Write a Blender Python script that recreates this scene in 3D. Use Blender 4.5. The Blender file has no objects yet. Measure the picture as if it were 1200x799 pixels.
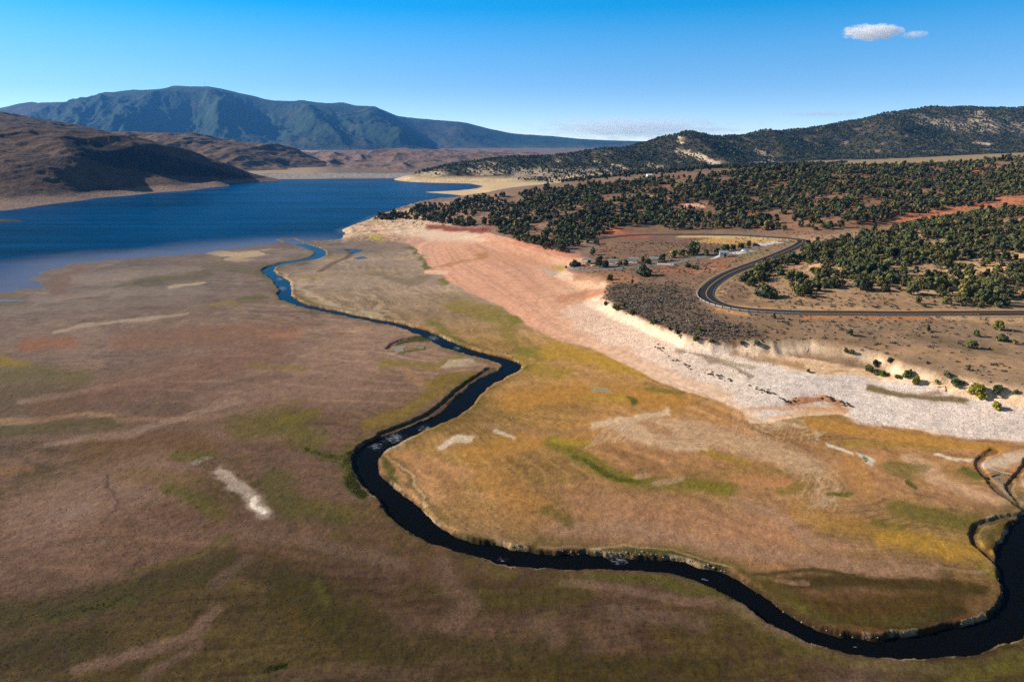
import bpy, bmesh, math, random
import numpy as np
from mathutils import Vector, Matrix

random.seed(7)
RNG = np.random.default_rng(11)
sc = bpy.context.scene
COL = sc.collection

# ------------------------------------------------------------------ camera model
CAM_H, F, CX, CY, HORIZON = 80.0, 800.0, 600.0, 399.5, 165.0
TH = math.atan((CY - HORIZON) / F)
CT, ST = math.cos(TH), math.sin(TH)


def ray(px, py):
    a = (np.asarray(px, float) - CX) / F
    b = (np.asarray(py, float) - CY) / F
    return a, CT - b * ST, -ST - b * CT


def at_z(px, py, z):
    dx, dy, dz = ray(px, py)
    t = (z - CAM_H) / dz
    return dx * t, dy * t


def at_Y(px, py, Y):
    dx, dy, dz = ray(px, py)
    t = Y / dy
    return dx * t, np.asarray(Y, float) + 0 * t, CAM_H + dz * t


def proj(X, Y, Z):
    zc = Z - CAM_H
    d = np.maximum(Y * CT - zc * ST, 1.0)
    return CX + F * X / d, CY - F * (Y * ST + zc * CT) / d


# ------------------------------------------------------------------ noise
def _hash(ix, iy, seed):
    h = ix * np.uint32(374761393) + iy * np.uint32(668265263) + np.uint32((seed * 974634541) & 0xFFFFFFFF)
    h ^= h >> np.uint32(13); h *= np.uint32(1274126177)
    h ^= h >> np.uint32(16); h &= np.uint32(0xFFFFFF)
    return h.astype(np.float32) * np.float32(1 / 8388607.5) - np.float32(1.0)


def vnoise(x, y, seed=0):
    x = np.asarray(x, float); y = np.asarray(y, float)
    ix, iy = np.floor(x), np.floor(y)
    fx, fy = (x - ix).astype(np.float32), (y - iy).astype(np.float32)
    fx = fx * fx * fx * (fx * (fx * 6 - 15) + 10); fy = fy * fy * fy * (fy * (fy * 6 - 15) + 10)
    ix = ix.astype(np.int32).view(np.uint32); iy = iy.astype(np.int32).view(np.uint32)
    one = np.uint32(1)
    a = _hash(ix, iy, seed); b = _hash(ix + one, iy, seed)
    c = _hash(ix, iy + one, seed); d = _hash(ix + one, iy + one, seed)
    return (a + (b - a) * fx) * (1 - fy) + (c + (d - c) * fx) * fy


def fbm(x, y, octv=4, seed=0, gain=0.5, ridged=False):
    s, amp, tot = 0, 1.0, 0.0
    c, sn = math.cos(0.6), math.sin(0.6)
    for o in range(octv):
        n = vnoise(x, y, seed + o * 17)
        if ridged:
            n = 1 - 2 * np.abs(n)
        s = s + amp * n; tot += amp
        amp *= gain
        x, y = (x * c - y * sn) * 2.03 + 5.1, (x * sn + y * c) * 2.03 + 1.7
    return s / tot


def sstep(e0, e1, x):
    t = np.clip((x - e0) / (e1 - e0), 0, 1)
    return t * t * (3 - 2 * t)


# ------------------------------------------------------------------ 2-D geometry helpers
def poly_dist(px, py, pts):
    """distance to polyline, param (0..n-1), signed side (+ left of direction)"""
    px = np.asarray(px, np.float32); py = np.asarray(py, np.float32)
    best = np.full(px.shape, 1e18, np.float32); par = np.zeros(px.shape, np.float32); side = np.zeros(px.shape, np.float32)
    for i in range(len(pts) - 1):
        ax, ay = map(float, pts[i]); bx, by = map(float, pts[i + 1])
        ex, ey = bx - ax, by - ay
        L = ex * ex + ey * ey + 1e-9
        t = np.clip(((px - ax) * ex + (py - ay) * ey) / L, 0, 1)
        qx, qy = px - ax - t * ex, py - ay - t * ey
        d = qx * qx + qy * qy
        m = d < best
        best[m] = d[m]
        par[m] = i + t[m]
        side[m] = np.sign(ex * (py[m] - ay) - ey * (px[m] - ax))
    return np.sqrt(best), par, side


def inside(px, py, poly):
    r = np.zeros(px.shape, bool)
    n = len(poly)
    for i in range(n):
        x0, y0 = poly[i]; x1, y1 = poly[(i + 1) % n]
        if y0 == y1:
            continue
        c = ((y0 > py) != (y1 > py)) & (px < (x1 - x0) * (py - y0) / (y1 - y0) + x0)
        r ^= c
    return r


def smooth_line(pts, n=8):
    """Catmull-Rom resample (any number of columns)"""
    P = np.asarray(pts, float)
    P = np.vstack([2 * P[0] - P[1], P, 2 * P[-1] - P[-2]])
    out = []
    for i in range(1, len(P) - 2):
        p0, p1, p2, p3 = P[i - 1], P[i], P[i + 1], P[i + 2]
        for k in range(n):
            t = k / n
            out.append(0.5 * (2 * p1 + (p2 - p0) * t + (2 * p0 - 5 * p1 + 4 * p2 - p3) * t * t + (3 * p1 - p0 - 3 * p2 + p3) * t ** 3))
    out.append(P[-2])
    return np.array(out)


# ------------------------------------------------------------------ thin plate spline in (X/Y, ln Y)
def _pc(X, Y):
    return X / Y * 10.0, np.log(Y) * 10.0


class TPS:
    def __init__(self, X, Y, Z, lam=0.02):
        self.p, self.q = _pc(X, Y)
        n = len(X)
        r2 = (self.p[:, None] - self.p[None]) ** 2 + (self.q[:, None] - self.q[None]) ** 2
        K = 0.5 * r2 * np.log(r2 + 1e-9) + lam * np.eye(n)
        P = np.stack([np.ones(n), self.p, self.q], 1)
        A = np.block([[K, P], [P.T, np.zeros((3, 3))]])
        self.w = np.linalg.solve(A, np.concatenate([Z, np.zeros(3)]))

    def __call__(self, X, Y):
        X = np.asarray(X, float); Y = np.asarray(Y, float)
        shp = X.shape
        p, q = _pc(X.ravel(), Y.ravel())
        out = np.empty(p.shape)
        w = self.w.astype(np.float32)
        sp, sq = self.p.astype(np.float32), self.q.astype(np.float32)
        for s in range(0, len(p), 60000):
            a = p[s:s + 60000].astype(np.float32); b = q[s:s + 60000].astype(np.float32)
            r2 = (a[:, None] - sp[None]) ** 2 + (b[:, None] - sq[None]) ** 2
            out[s:s + 60000] = (0.5 * r2 * np.log(r2 + 1e-9)) @ w[:-3] + w[-3] + w[-2] * a + w[-1] * b
        return out.reshape(shp)


# ------------------------------------------------------------------ colours
K_LIT = (1.03, 1.14, 1.40)     # brightness of a flat white sheet in this light


def lin(c):
    c = np.asarray(c, float) / 255.0
    return np.where(c <= 0.04045, c / 12.92, ((c + 0.055) / 1.055) ** 2.4)


def alb(c):
    return np.clip(lin(c) / np.array(K_LIT), 0.002, 0.85)


# ------------------------------------------------------------------ scene helpers
def tag(o, label=None, cat=None, group=None, kind=None):
    if label: o['label'] = label
    if cat: o['category'] = cat
    if group: o['group'] = group
    if kind: o['kind'] = kind
    return o


def raw_mesh(name, V, Fq, mat, attrs=None, smooth=False):
    """V (n,3); Fq (m,k) all the same size; attrs {name: (n,3|4)}"""
    V = np.asarray(V, np.float32); Fq = np.asarray(Fq, np.int32)
    me = bpy.data.meshes.new(name)
    me.vertices.add(len(V)); me.vertices.foreach_set('co', V.ravel())
    k = Fq.shape[1]
    me.loops.add(Fq.size); me.loops.foreach_set('vertex_index', Fq.ravel())
    me.polygons.add(len(Fq)); me.polygons.foreach_set('loop_start', np.arange(0, Fq.size, k, dtype=np.int32))
    me.update(calc_edges=True)
    me.polygons.foreach_set('use_smooth', np.full(len(Fq), smooth))
    for an, av in (attrs or {}).items():
        at = me.color_attributes.new(an, 'FLOAT_COLOR', 'POINT')
        c = np.ones((len(V), 4), np.float32); c[:, :av.shape[1]] = av
        at.data.foreach_set('color', c.ravel())
    me.materials.append(mat)
    me.validate()
    return me


def link(name, me, parent=None):
    o = bpy.data.objects.new(name, me); COL.objects.link(o)
    if parent: o.parent = parent
    return o


def grid_faces(nr, nc, keep=None):
    i = np.arange(nr * nc).reshape(nr, nc)
    f = np.stack([i[:-1, :-1], i[:-1, 1:], i[1:, 1:], i[1:, :-1]], -1).reshape(-1, 4)
    return f if keep is None else f[keep.ravel()]


def bm_obj(name, bm, mat, parent=None, smooth=False):
    me = bpy.data.meshes.new(name); bm.to_mesh(me); bm.free()
    me.materials.append(mat)
    if smooth:
        for p in me.polygons: p.use_smooth = True
    return link(name, me, parent)


def add_box(bm, c, s, rz=0.0, bevel=0.0, rx=0.0):
    r = bmesh.ops.create_cube(bm, size=1.0)
    vs = r['verts']
    bmesh.ops.scale(bm, verts=vs, vec=s)
    if bevel:
        es = list({e for v in vs for e in v.link_edges})
        b = bmesh.ops.bevel(bm, geom=es, offset=bevel, segments=1, affect='EDGES')
        vs = list({v for f in b['faces'] for v in f.verts} | {v for v in vs if v.is_valid})
    bmesh.ops.rotate(bm, verts=vs, cent=(0, 0, 0), matrix=Matrix.Rotation(rz, 3, 'Z') @ Matrix.Rotation(rx, 3, 'X'))
    bmesh.ops.translate(bm, verts=vs, vec=c)


def empty(name, loc, rz=0.0):
    o = bpy.data.objects.new(name, None); COL.objects.link(o)
    o.location = loc; o.rotation_euler = (0, 0, rz); o.empty_display_size = 0.3
    return o


# ------------------------------------------------------------------ materials
def new_mat(name):
    m = bpy.data.materials.new(name); m.use_nodes = True
    nt = m.node_tree; b = nt.nodes['Principled BSDF']
    return m, nt, b, nt.nodes.new, nt.links.new


def mix_mul(nt, a, b, fac=1.0):
    n = nt.nodes.new('ShaderNodeMix'); n.data_type = 'RGBA'; n.blend_type = 'MULTIPLY'
    n.inputs[0].default_value = fac
    nt.links.new(a, n.inputs[6]); nt.links.new(b, n.inputs[7])
    return n.outputs[2]


def ramp(nt, src, stops):
    r = nt.nodes.new('ShaderNodeValToRGB')
    while len(r.color_ramp.elements) < len(stops): r.color_ramp.elements.new(0.5)
    for e, (p, v) in zip(r.color_ramp.elements, stops):
        e.position = p; e.color = (v, v, v, 1) if np.isscalar(v) else (*v, 1)
    nt.links.new(src, r.inputs[0])
    return r.outputs[0]


def noise(nt, vec, scale, detail=3.0, rough=0.55):
    n = nt.nodes.new('ShaderNodeTexNoise')
    n.inputs['Scale'].default_value = scale; n.inputs['Detail'].default_value = detail
    n.inputs['Roughness'].default_value = rough
    nt.links.new(vec, n.inputs['Vector'])
    return n.outputs['Fac']


def ground_material(name, s1=2.2, s2=0.35, lo=0.55, hi=1.45, bump=0.32, bdist=0.25, pebble=True):
    m, nt, b, N, L = new_mat(name)
    tc = N('ShaderNodeTexCoord').outputs['Object']
    at = N('ShaderNodeAttribute'); at.attribute_name = 'albedo'
    mk = N('ShaderNodeAttribute'); mk.attribute_name = 'mask'
    n1 = noise(nt, tc, s1, 4, 0.65); n2 = noise(nt, tc, s2, 4, 0.6)
    sep0 = N('ShaderNodeSeparateColor'); L(mk.outputs['Color'], sep0.inputs[0])
    smo = N('ShaderNodeMath'); smo.operation = 'MULTIPLY_ADD'; L(sep0.outputs[2], smo.inputs[0]); smo.inputs[1].default_value = -0.6; smo.inputs[2].default_value = 1.0
    m0 = N('ShaderNodeMix'); m0.data_type = 'RGBA'; m0.blend_type = 'MULTIPLY'
    L(smo.outputs[0], m0.inputs[0]); L(at.outputs['Color'], m0.inputs[6]); L(ramp(nt, n1, [(0.25, lo), (0.75, hi)]), m0.inputs[7])
    c = m0.outputs[2]
    c = mix_mul(nt, c, ramp(nt, n2, [(0.3, 0.80), (0.7, 1.18)]))
    if pebble:
        v = N('ShaderNodeTexVoronoi'); v.inputs['Scale'].default_value = 1.7
        L(tc, v.inputs['Vector'])
        pb = ramp(nt, v.outputs['Distance'], [(0.05, 1.05), (0.5, 1.0), (0.8, 0.80)])
        sep = N('ShaderNodeSeparateColor'); L(mk.outputs['Color'], sep.inputs[0])
        mx = N('ShaderNodeMix'); mx.data_type = 'RGBA'; mx.blend_type = 'MULTIPLY'
        L(sep.outputs[0], mx.inputs[0]); L(c, mx.inputs[6]); L(pb, mx.inputs[7])
        c = mx.outputs[2]
    L(c, b.inputs['Base Color'])
    b.inputs['Roughness'].default_value = 0.95
    b.inputs['Specular IOR Level'].default_value = 0.1
    add = N('ShaderNodeMath'); add.operation = 'ADD'; L(n1, add.inputs[0]); L(n2, add.inputs[1])
    bp = N('ShaderNodeBump'); bp.inputs['Strength'].default_value = bump; bp.inputs['Distance'].default_value = bdist
    L(add.outputs[0], bp.inputs['Height']); L(bp.outputs[0], b.inputs['Normal'])
    return m


def leaf_material(name, warm=(1, 1, 1)):
    m, nt, b, N, L = new_mat(name)
    at = N('ShaderNodeAttribute'); at.attribute_name = 'Col'
    tc = N('ShaderNodeTexCoord').outputs['Object']
    c = mix_mul(nt, at.outputs['Color'], ramp(nt, noise(nt, tc, 3.0), [(0.3, 0.7), (0.7, 1.3)]))
    wm = N('ShaderNodeRGB'); wm.outputs[0].default_value = (*warm, 1)
    c = mix_mul(nt, c, wm.outputs[0])
    oi = N('ShaderNodeObjectInfo')
    c = mix_mul(nt, c, ramp(nt, oi.outputs['Random'], [(0.0, (0.62, 0.66, 0.7)), (0.5, (1.0, 1.0, 0.95)), (0.9, (1.35, 1.25, 1.05)), (1.0, (1.9, 1.5, 1.3))]))
    L(c, b.inputs['Base Color'])
    b.inputs['Roughness'].default_value = 0.75; b.inputs['Specular IOR Level'].default_value = 0.2
    return m


def plain(name, col, rough=0.7, var=0.25, scale=3.0, metal=0.0, spec=0.3):
    m, nt, b, N, L = new_mat(name)
    tc = N('ShaderNodeTexCoord').outputs['Object']
    rgb = N('ShaderNodeRGB'); rgb.outputs[0].default_value = (*col, 1)
    c = mix_mul(nt, rgb.outputs[0], ramp(nt, noise(nt, tc, scale, 4), [(0.3, 1 - var), (0.7, 1 + var)]))
    L(c, b.inputs['Base Color'])
    b.inputs['Roughness'].default_value = rough; b.inputs['Metallic'].default_value = metal
    b.inputs['Specular IOR Level'].default_value = spec
    return m


M_ground = ground_material('lakebed_and_slopes')
M_hill = ground_material('far_hillside', s1=0.25, s2=0.03, lo=0.55, hi=1.45, bump=0.6, bdist=3.0, pebble=False)
M_mount = ground_material('mountain_side', s1=0.03, s2=0.004, lo=0.55, hi=1.45, bump=0.6, bdist=25.0, pebble=False)
M_leaf = leaf_material('juniper_foliage', (1.12, 1.16, 0.84))
M_cover = leaf_material('ground_cover')
M_bark = plain('grey_bark', (0.11, 0.085, 0.065), 0.9)
M_stone = plain('pale_stone', (0.26, 0.22, 0.18), 0.9, 0.3, 1.5)
M_asphalt = plain('fresh_asphalt', (0.012, 0.012, 0.014), 0.8, 0.2, 0.8)
M_oldroad = plain('worn_asphalt', (0.17, 0.165, 0.165), 0.9, 0.2, 0.8)
M_yellow = plain('yellow_line_paint', (0.55, 0.26, 0.05), 0.7, 0.2)
M_line = plain('worn_edge_line', (0.22, 0.21, 0.2), 0.8, 0.2)
M_white = plain('white_paint', (0.75, 0.73, 0.7), 0.6, 0.08)
M_steel = plain('galvanised_steel', (0.42, 0.41, 0.4), 0.5, 0.1, metal=0.15)
M_timber = plain('post_timber', (0.2, 0.13, 0.08), 0.85)
M_concrete = plain('pale_concrete', (0.48, 0.44, 0.4), 0.9, 0.15, 0.7)
M_greyroof = plain('grey_green_roof', (0.22, 0.26, 0.25), 0.6, 0.15)
M_dark = plain('dark_opening', (0.015, 0.015, 0.017), 0.8)
M_bluecar = plain('dark_blue_car_paint', (0.01, 0.03, 0.12), 0.3, 0.05, spec=0.5)
M_silver = plain('pale_car_paint', (0.55, 0.55, 0.58), 0.3, 0.05, spec=0.5)
M_glass = plain('car_glass', (0.02, 0.025, 0.03), 0.1, 0.05, spec=0.5)
M_rubber = plain('tyre_rubber', (0.015, 0.015, 0.015), 0.9)

# ------------------------------------------------------------------ lake outline (waterline)
SHORE = [(-330, 352), (-60, 347), (12, 342), (20, 339), (52, 338), (50, 331), (42, 326), (50, 319), (80, 310), (140, 304.5), (200, 300.5),
         (243, 297), (250, 294), (272, 291.5), (300, 288.5), (330, 284.5), (352, 282.5), (382, 281.5), (400, 280.5), (404, 275),
         (402, 269), (423, 262), (443, 253), (480, 244), (513, 238.5), (553, 232.5), (558, 231), (527, 227.5), (498, 225.3),
         (538, 223.3), (560, 221), (567, 218.3), (548, 214.5), (513, 212), (480, 209.5), (302, 210), (253, 213), (187, 219.5),
         (140, 227), (93, 232), (0, 238), (-150, 247), (-330, 262)]
lx, ly = at_z([p[0] for p in SHORE], [p[1] for p in SHORE], 0.0)
LAKE = list(zip(lx, ly))

# ------------------------------------------------------------------ scarp (cut bank at the old high water line)
SC = [(430, 255, 60), (480, 258, 45), (560, 266, 30), (600, 279, 25), (650, 293, 22), (690, 306, 18), (668, 316, 10), (690, 322, 14), (712, 334, 13),
      (708, 348, 9), (722, 361, 3.2), (745, 370, 2.2), (775, 383, 2.2), (805, 394, 2.4), (835, 399, 3.2), (870, 401, 5.0), (905, 404, 5.5),
      (950, 405, 5.5), (1000, 412, 5.0), (1030, 417, 4.5), (1060, 428, 4.0), (1100, 436, 4.5), (1140, 444, 5), (1200, 455, 6), (1330, 480, 7)]
SCARP_Z, SCARP_H = 10.5, 4.0
sx, sy = at_z([p[0] for p in SC], [p[1] for p in SC], SCARP_Z)
SCW = np.array([p[2] for p in SC], float)
SCARP = list(zip(sx, sy))


def scarp_step(X, Y):
    X = np.asarray(X, float); Y = np.asarray(Y, float)
    d = np.full(X.shape, 200.0); par = np.zeros(X.shape); side = -np.ones(X.shape)
    m = (Y > 120) & (X > -260)
    if m.any(): d[m], par[m], side[m] = poly_dist(X[m], Y[m], SCARP)
    w = np.interp(par, np.arange(len(SCW)), SCW)
    sd = d * side            # line runs left->right (away to the right); + is the far, uphill side
    return sstep(-w, 0.25 * w, sd), sd, w


# ------------------------------------------------------------------ ground control points
CPX, CPY, CPZ = [], [], []


def cz(px, py, z):
    x, y = at_z(px, py, z); CPX.append(float(x)); CPY.append(float(y)); CPZ.append(z)


def cY(px, py, Y):
    x, y, z = at_Y(px, py, Y); CPX.append(float(x)); CPY.append(float(y)); CPZ.append(float(z))


def cw(x, y, z):
    CPX.append(x); CPY.append(y); CPZ.append(z)


# lakebed
for px in (-150, 50, 250, 450, 650, 850, 1050, 1250):
    for py, z in ((860, 2.6), (740, 2.4), (640, 2.2)):
        cz(px, py, z)
for px in (-150, 50, 250, 400, 560, 720, 880): cz(px, 545, 1.9)
for px in (-150, 50, 250, 400, 560, 680): cz(px, 460, 1.5)
for px in (-150, 50, 200, 340, 460, 560): cz(px, 390, 1.1)
for px in (-200, -60, 90, 200, 300, 400, 460): cz(px, 345, 0.8)
for px in (120, 220, 300, 380, 440): cz(px, 312, 0.55)
for p in ((470, 292, 1.0), (470, 320, 1.2), (510, 345, 1.6)): cz(*p)
# foot of the beach
for p in ((490, 296, 1.8), (515, 322, 2.3), (548, 342, 2.5), (590, 363, 2.6), (640, 392, 2.6), (690, 406, 2.7), (740, 428, 2.7), (800, 457, 2.8), (850, 478, 2.8),
          (900, 500, 2.8), (985, 490, 2.9), (1100, 509, 3.0), (1200, 518, 3.2), (1300, 530, 3.3), (1000, 560, 2.3), (1120, 575, 2.3), (1230, 590, 2.3)): cz(*p)
# beach below the scarp
for p in ((560, 285, 5.2), (610, 300, 6.0), (600, 330, 4.4), (650, 325, 6.2), (660, 350, 5.5), (700, 366, 6.4), (720, 390, 5.0), (745, 383, 6.6), (790, 403, 6.6),
          (800, 425, 4.6), (850, 415, 6.4), (880, 440, 4.8), (910, 425, 6.4), (960, 435, 6.3), (960, 455, 4.6), (1030, 440, 6.0), (1040, 470, 4.2), (1100, 462, 5.6), (1150, 480, 5.0), (1200, 478, 6.0), (1200, 497, 4.2), (1300, 500, 5.0)): cz(*p)


def cb(px, py, z):           # points above the scarp: store without the step
    x, y = at_z(px, py, z)
    CPX.append(float(x)); CPY.append(float(y)); CPZ.append(z - SCARP_H)


for p in ((720, 345, 11.5), (760, 352, 12.2), (700, 312, 10.5), (740, 322, 11.8), (760, 310, 12.3), (800, 325, 14), (812, 343, 14.8), (800, 372, 12.6), (830, 385, 12.6), (850, 370, 14.4),
          (850, 322, 15), (900, 302, 15.6), (940, 283, 16.2), (850, 290, 13.8), (890, 287, 15.0), (790, 292, 12.8), (830, 277, 14.2), (880, 275, 15.3),
          (900, 364, 15.2), (1000, 367, 15.4), (1100, 368, 15.4), (1200, 368, 15.4), (1330, 370, 15.4), (900, 388, 13.4), (1000, 395, 13.8), (1100, 405, 13.2),
          (1200, 425, 12.4), (1330, 445, 12), (1060, 418, 11.8), (650, 285, 10), (700, 290, 10.5), (600, 268, 9.5), (560, 257, 10),
          (900, 335, 16), (950, 345, 16.6), (1020, 350, 16.8), (1200, 350, 17), (960, 310, 18.5), (1040, 300, 21), (1120, 315, 21), (1200, 315, 22), (1330, 320, 23),
          (947, 292, 17), (1000, 276, 20.5), (1040, 272, 23.5), (1100, 262, 27.5), (1200, 250, 34), (1330, 238, 41),
          (950, 280, 16.5), (1040, 264, 21), (1110, 254, 26), (1200, 240, 32.5), (1330, 228, 38),
          (510, 249, 8.5), (540, 245, 12), (600, 250, 14), (600, 240, 18), (650, 262, 14), (650, 242, 21), (700, 268, 13), (700, 245, 22), (800, 268, 15), (800, 250, 21), (800, 230, 30),
          (900, 266, 17), (900, 245, 24), (900, 225, 33), (1000, 255, 25), (1000, 225, 36), (1100, 232, 32), (1100, 210, 43), (1200, 225, 38), (1200, 205, 48), (1330, 215, 44), (1330, 195, 55),
          (582, 234, 21.5), (657, 226, 28), (740, 220, 34), (800, 213, 40), (900, 206, 45), (972, 202, 47.5), (1095, 196, 52), (1200, 187, 60), (1330, 180, 67)): cb(*p)
# behind the near forest: sand flats on the far side, valley and meadow
for p in ((600, 221, 1.5), (640, 216, 2.5), (700, 217, 4.5), (600, 214, 2.0), (540, 211, 2.0)): cb(*p)
for px, py, Y in ((760, 205, 1000), (850, 198, 1000), (950, 200, 1000), (1080, 201, 1000), (1200, 195, 1050), (1330, 190, 1100),
                  (850, 195, 1300), (980, 194, 1350), (1100, 189, 1350), (1200, 184, 1350), (1330, 180, 1400), (1000, 189, 1650), (1100, 184.5, 1750), (1200, 178.5, 1850), (1330, 174, 1900)):
    x, y, z = at_Y(px, py, Y); CPX.append(float(x)); CPY.append(float(y)); CPZ.append(float(z) - SCARP_H)
# far shores, below the left hills and the dam
for p in ((0, 234, 2.0), (100, 228, 2.5), (190, 216.5, 2.5), (253, 211, 2.5), (-150, 243, 2.5), (-320, 255, 3)): cz(*p)
for px, Y in ((-300, 950), (-150, 1150), (0, 1250), (120, 1400), (260, 1600), (-300, 1500), (0, 1700), (400, 1640), (480, 1640)):
    x, y, z = at_Y(px, 220, Y); CPX.append(float(x)); CPY.append(float(y)); CPZ.append(3.0)
# under the lake
for px, py in ((0, 290), (150, 270), (300, 255), (350, 230), (200, 240), (420, 225), (0, 260), (480, 220)): cz(px, py, -0.5)

CPX, CPY, CPZ = map(np.array, (CPX, CPY, CPZ))
GT = TPS(CPX, CPY, CPZ, 0.01)


def terrain0(X, Y):
    """smooth land form without lake, river, road"""
    Yc = np.clip(Y, 60, 1950)
    z = GT(X * Yc / Y, Yc) + SCARP_H * scarp_step(X, Y)[0] * sstep(-0.75, -0.45, X / Y + 0.0 * Y + np.where(Y < 560, 1, 0) * 0.6) * np.where((Y > 700) & (X < -200), 0, 1)
    far = np.where(X / Y < 0.0, -70.0, -20.0)
    z = z + (far - z) * sstep(1800, 2300, Y)
    return z


def on_terrain0(px, py, z0=1.5):
    px = np.asarray(px, float); py = np.asarray(py, float)
    z = np.full(px.shape, z0)
    for _ in range(8):
        x, y = at_z(px, py, z)
        z = 0.5 * z + 0.5 * terrain0(x, y)
    x, y = at_z(px, py, z)
    return x, y, z


# ------------------------------------------------------------------ river
RIV = [(338, 281, 4.5), (350, 286, 4.0), (366, 290.5, 3.6), (376, 296, 3.4), (370, 302, 3.4), (350, 306, 3.2), (328, 310, 3.0), (315, 315.5, 3.0), (318, 322, 3.0),
       (328, 329, 3.4), (334, 339, 3.6), (336, 349, 3.2), (358, 359.5, 3.0), (400, 368.5, 2.6), (436, 375.5, 2.6), (472, 383, 2.8), (502, 393.5, 2.9),
       (529, 406.5, 3.2), (559, 415.5, 3.3), (585, 422.5, 3.4), (601, 430, 3.3), (588, 439, 3.2), (560, 455, 3.0), (543, 474, 2.9), (522, 490, 2.8),
       (492, 503, 3.0), (462, 515, 3.2), (438, 527, 3.1), (428, 541, 3.0), (434, 559, 2.9), (455, 582, 2.9), (477, 603, 2.8), (506, 626, 2.7),
       (541, 641, 2.7), (576, 650, 2.7), (602, 656.5, 2.7), (638, 661, 2.7), (676, 661, 2.7), (691, 661, 2.7), (741, 663, 2.7), (791, 667, 2.7), (838, 680, 2.7),
       (865, 694, 2.6), (890, 711, 2.5), (915, 728, 2.4), (942, 742, 2.3), (978, 755, 2.2), (1022, 762, 2.2), (1080, 762, 2.5), (1126, 755, 2.7),
       (1166, 742, 3.1), (1194, 720, 3.6), (1204, 690, 4.0), (1203, 655, 4.6), (1216, 625, 4.4), (1245, 590, 4.2), (1290, 560, 4.0)]
rx, ry, rz_ = on_terrain0([p[0] for p in RIV], [p[1] for p in RIV])
zw = rz_ - 0.95
zw = np.convolve(np.pad(zw, 4, mode='edge'), np.ones(9) / 9, 'valid')
zw = np.maximum.accumulate(zw); zw = np.maximum(zw, -0.02); zw[:3] = -0.02
for _ in range(2):
    rx, ry = at_z([p[0] for p in RIV], [p[1] for p in RIV], zw)
RIVS = smooth_line(np.stack([rx, ry, zw, [p[2] * (.84 if p[1] > 330 else .95) for p in RIV]], 1), 5)
RIVL = [(a, b) for a, b in RIVS[:, :2]]

# side gullies: px line, half width m, floor below surroundings m
GUL = [([(1215, 598), (1196, 603), (1168, 608), (1147, 615), (1140, 626), (1147, 638), (1160, 650), (1172, 662)], 0.45, 0.6, .7),
       ([(1168, 527), (1153, 534), (1147, 545), (1156, 558), (1170, 573), (1186, 586), (1203, 597)], .4, 0.42, .9),
       ([(1204, 538), (1196, 552), (1186, 562), (1183, 573), (1192, 586), (1204, 596)], 0.3, 0.45, 0.6),
       ([(500, 394), (476, 397), (461, 402), (456, 408)], .4, 0.5, 1.2),
       ([(576, 432), (553, 447), (535, 461), (515, 479), (488, 494), (452, 508)], 1.5, 0.7, 1.0),
       ([(404, 292), (412, 297), (406, 303), (392, 308), (376, 318)], .6, 0.3, 3.0)]
GULW = []
for pts, hw, dep, bw in GUL:
    s = smooth_line(np.array(pts, float), 4)
    x, y, z = on_terrain0(s[:, 0], s[:, 1])
    GULW.append((list(zip(x, y)), hw, dep, bw))

# ------------------------------------------------------------------ road
ROAD = [(690, 283), (735, 276), (790, 274.5), (850, 275), (905, 277.5), (934, 280), (941, 283), (928, 291), (900, 303), (870, 314), (846, 325), (830, 337), (828, 348), (842, 357), (868, 362),
        (905, 365), (960, 366.5), (1040, 367), (1120, 367), (1210, 366.5), (1320, 366)]
ro = smooth_line(np.array(ROAD, float), 6)
qx, qy, qz = on_terrain0(ro[:, 0], ro[:, 1], 15.0)
qz = np.convolve(np.pad(qz, 8, mode='edge'), np.ones(17) / 17, 'valid')
# even out spacing in the world, then smooth the bends a little
seg = np.concatenate([[0], np.cumsum(np.hypot(np.diff(qx), np.diff(qy)))])
ss = np.linspace(0, seg[-1], int(seg[-1] / 3))
RW = np.stack([np.interp(ss, seg, v) for v in (qx, qy, qz)], 1)
for _ in range(3):
    RW[1:-1] = 0.25 * RW[:-2] + 0.5 * RW[1:-1] + 0.25 * RW[2:]
ROADL = [(a, b) for a, b in RW[::2, :2]]
ROADZ = RW[::2, 2]
ROAD_HW = 3.5


def sub_eval(fn, X, Y, pts, pad, *out_defaults):
    """evaluate poly_dist only near the polyline"""
    P = np.array(pts)
    m = (X > P[:, 0].min() - pad) & (X < P[:, 0].max() + pad) & (Y > P[:, 1].min() - pad) & (Y < P[:, 1].max() + pad)
    return m


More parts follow.
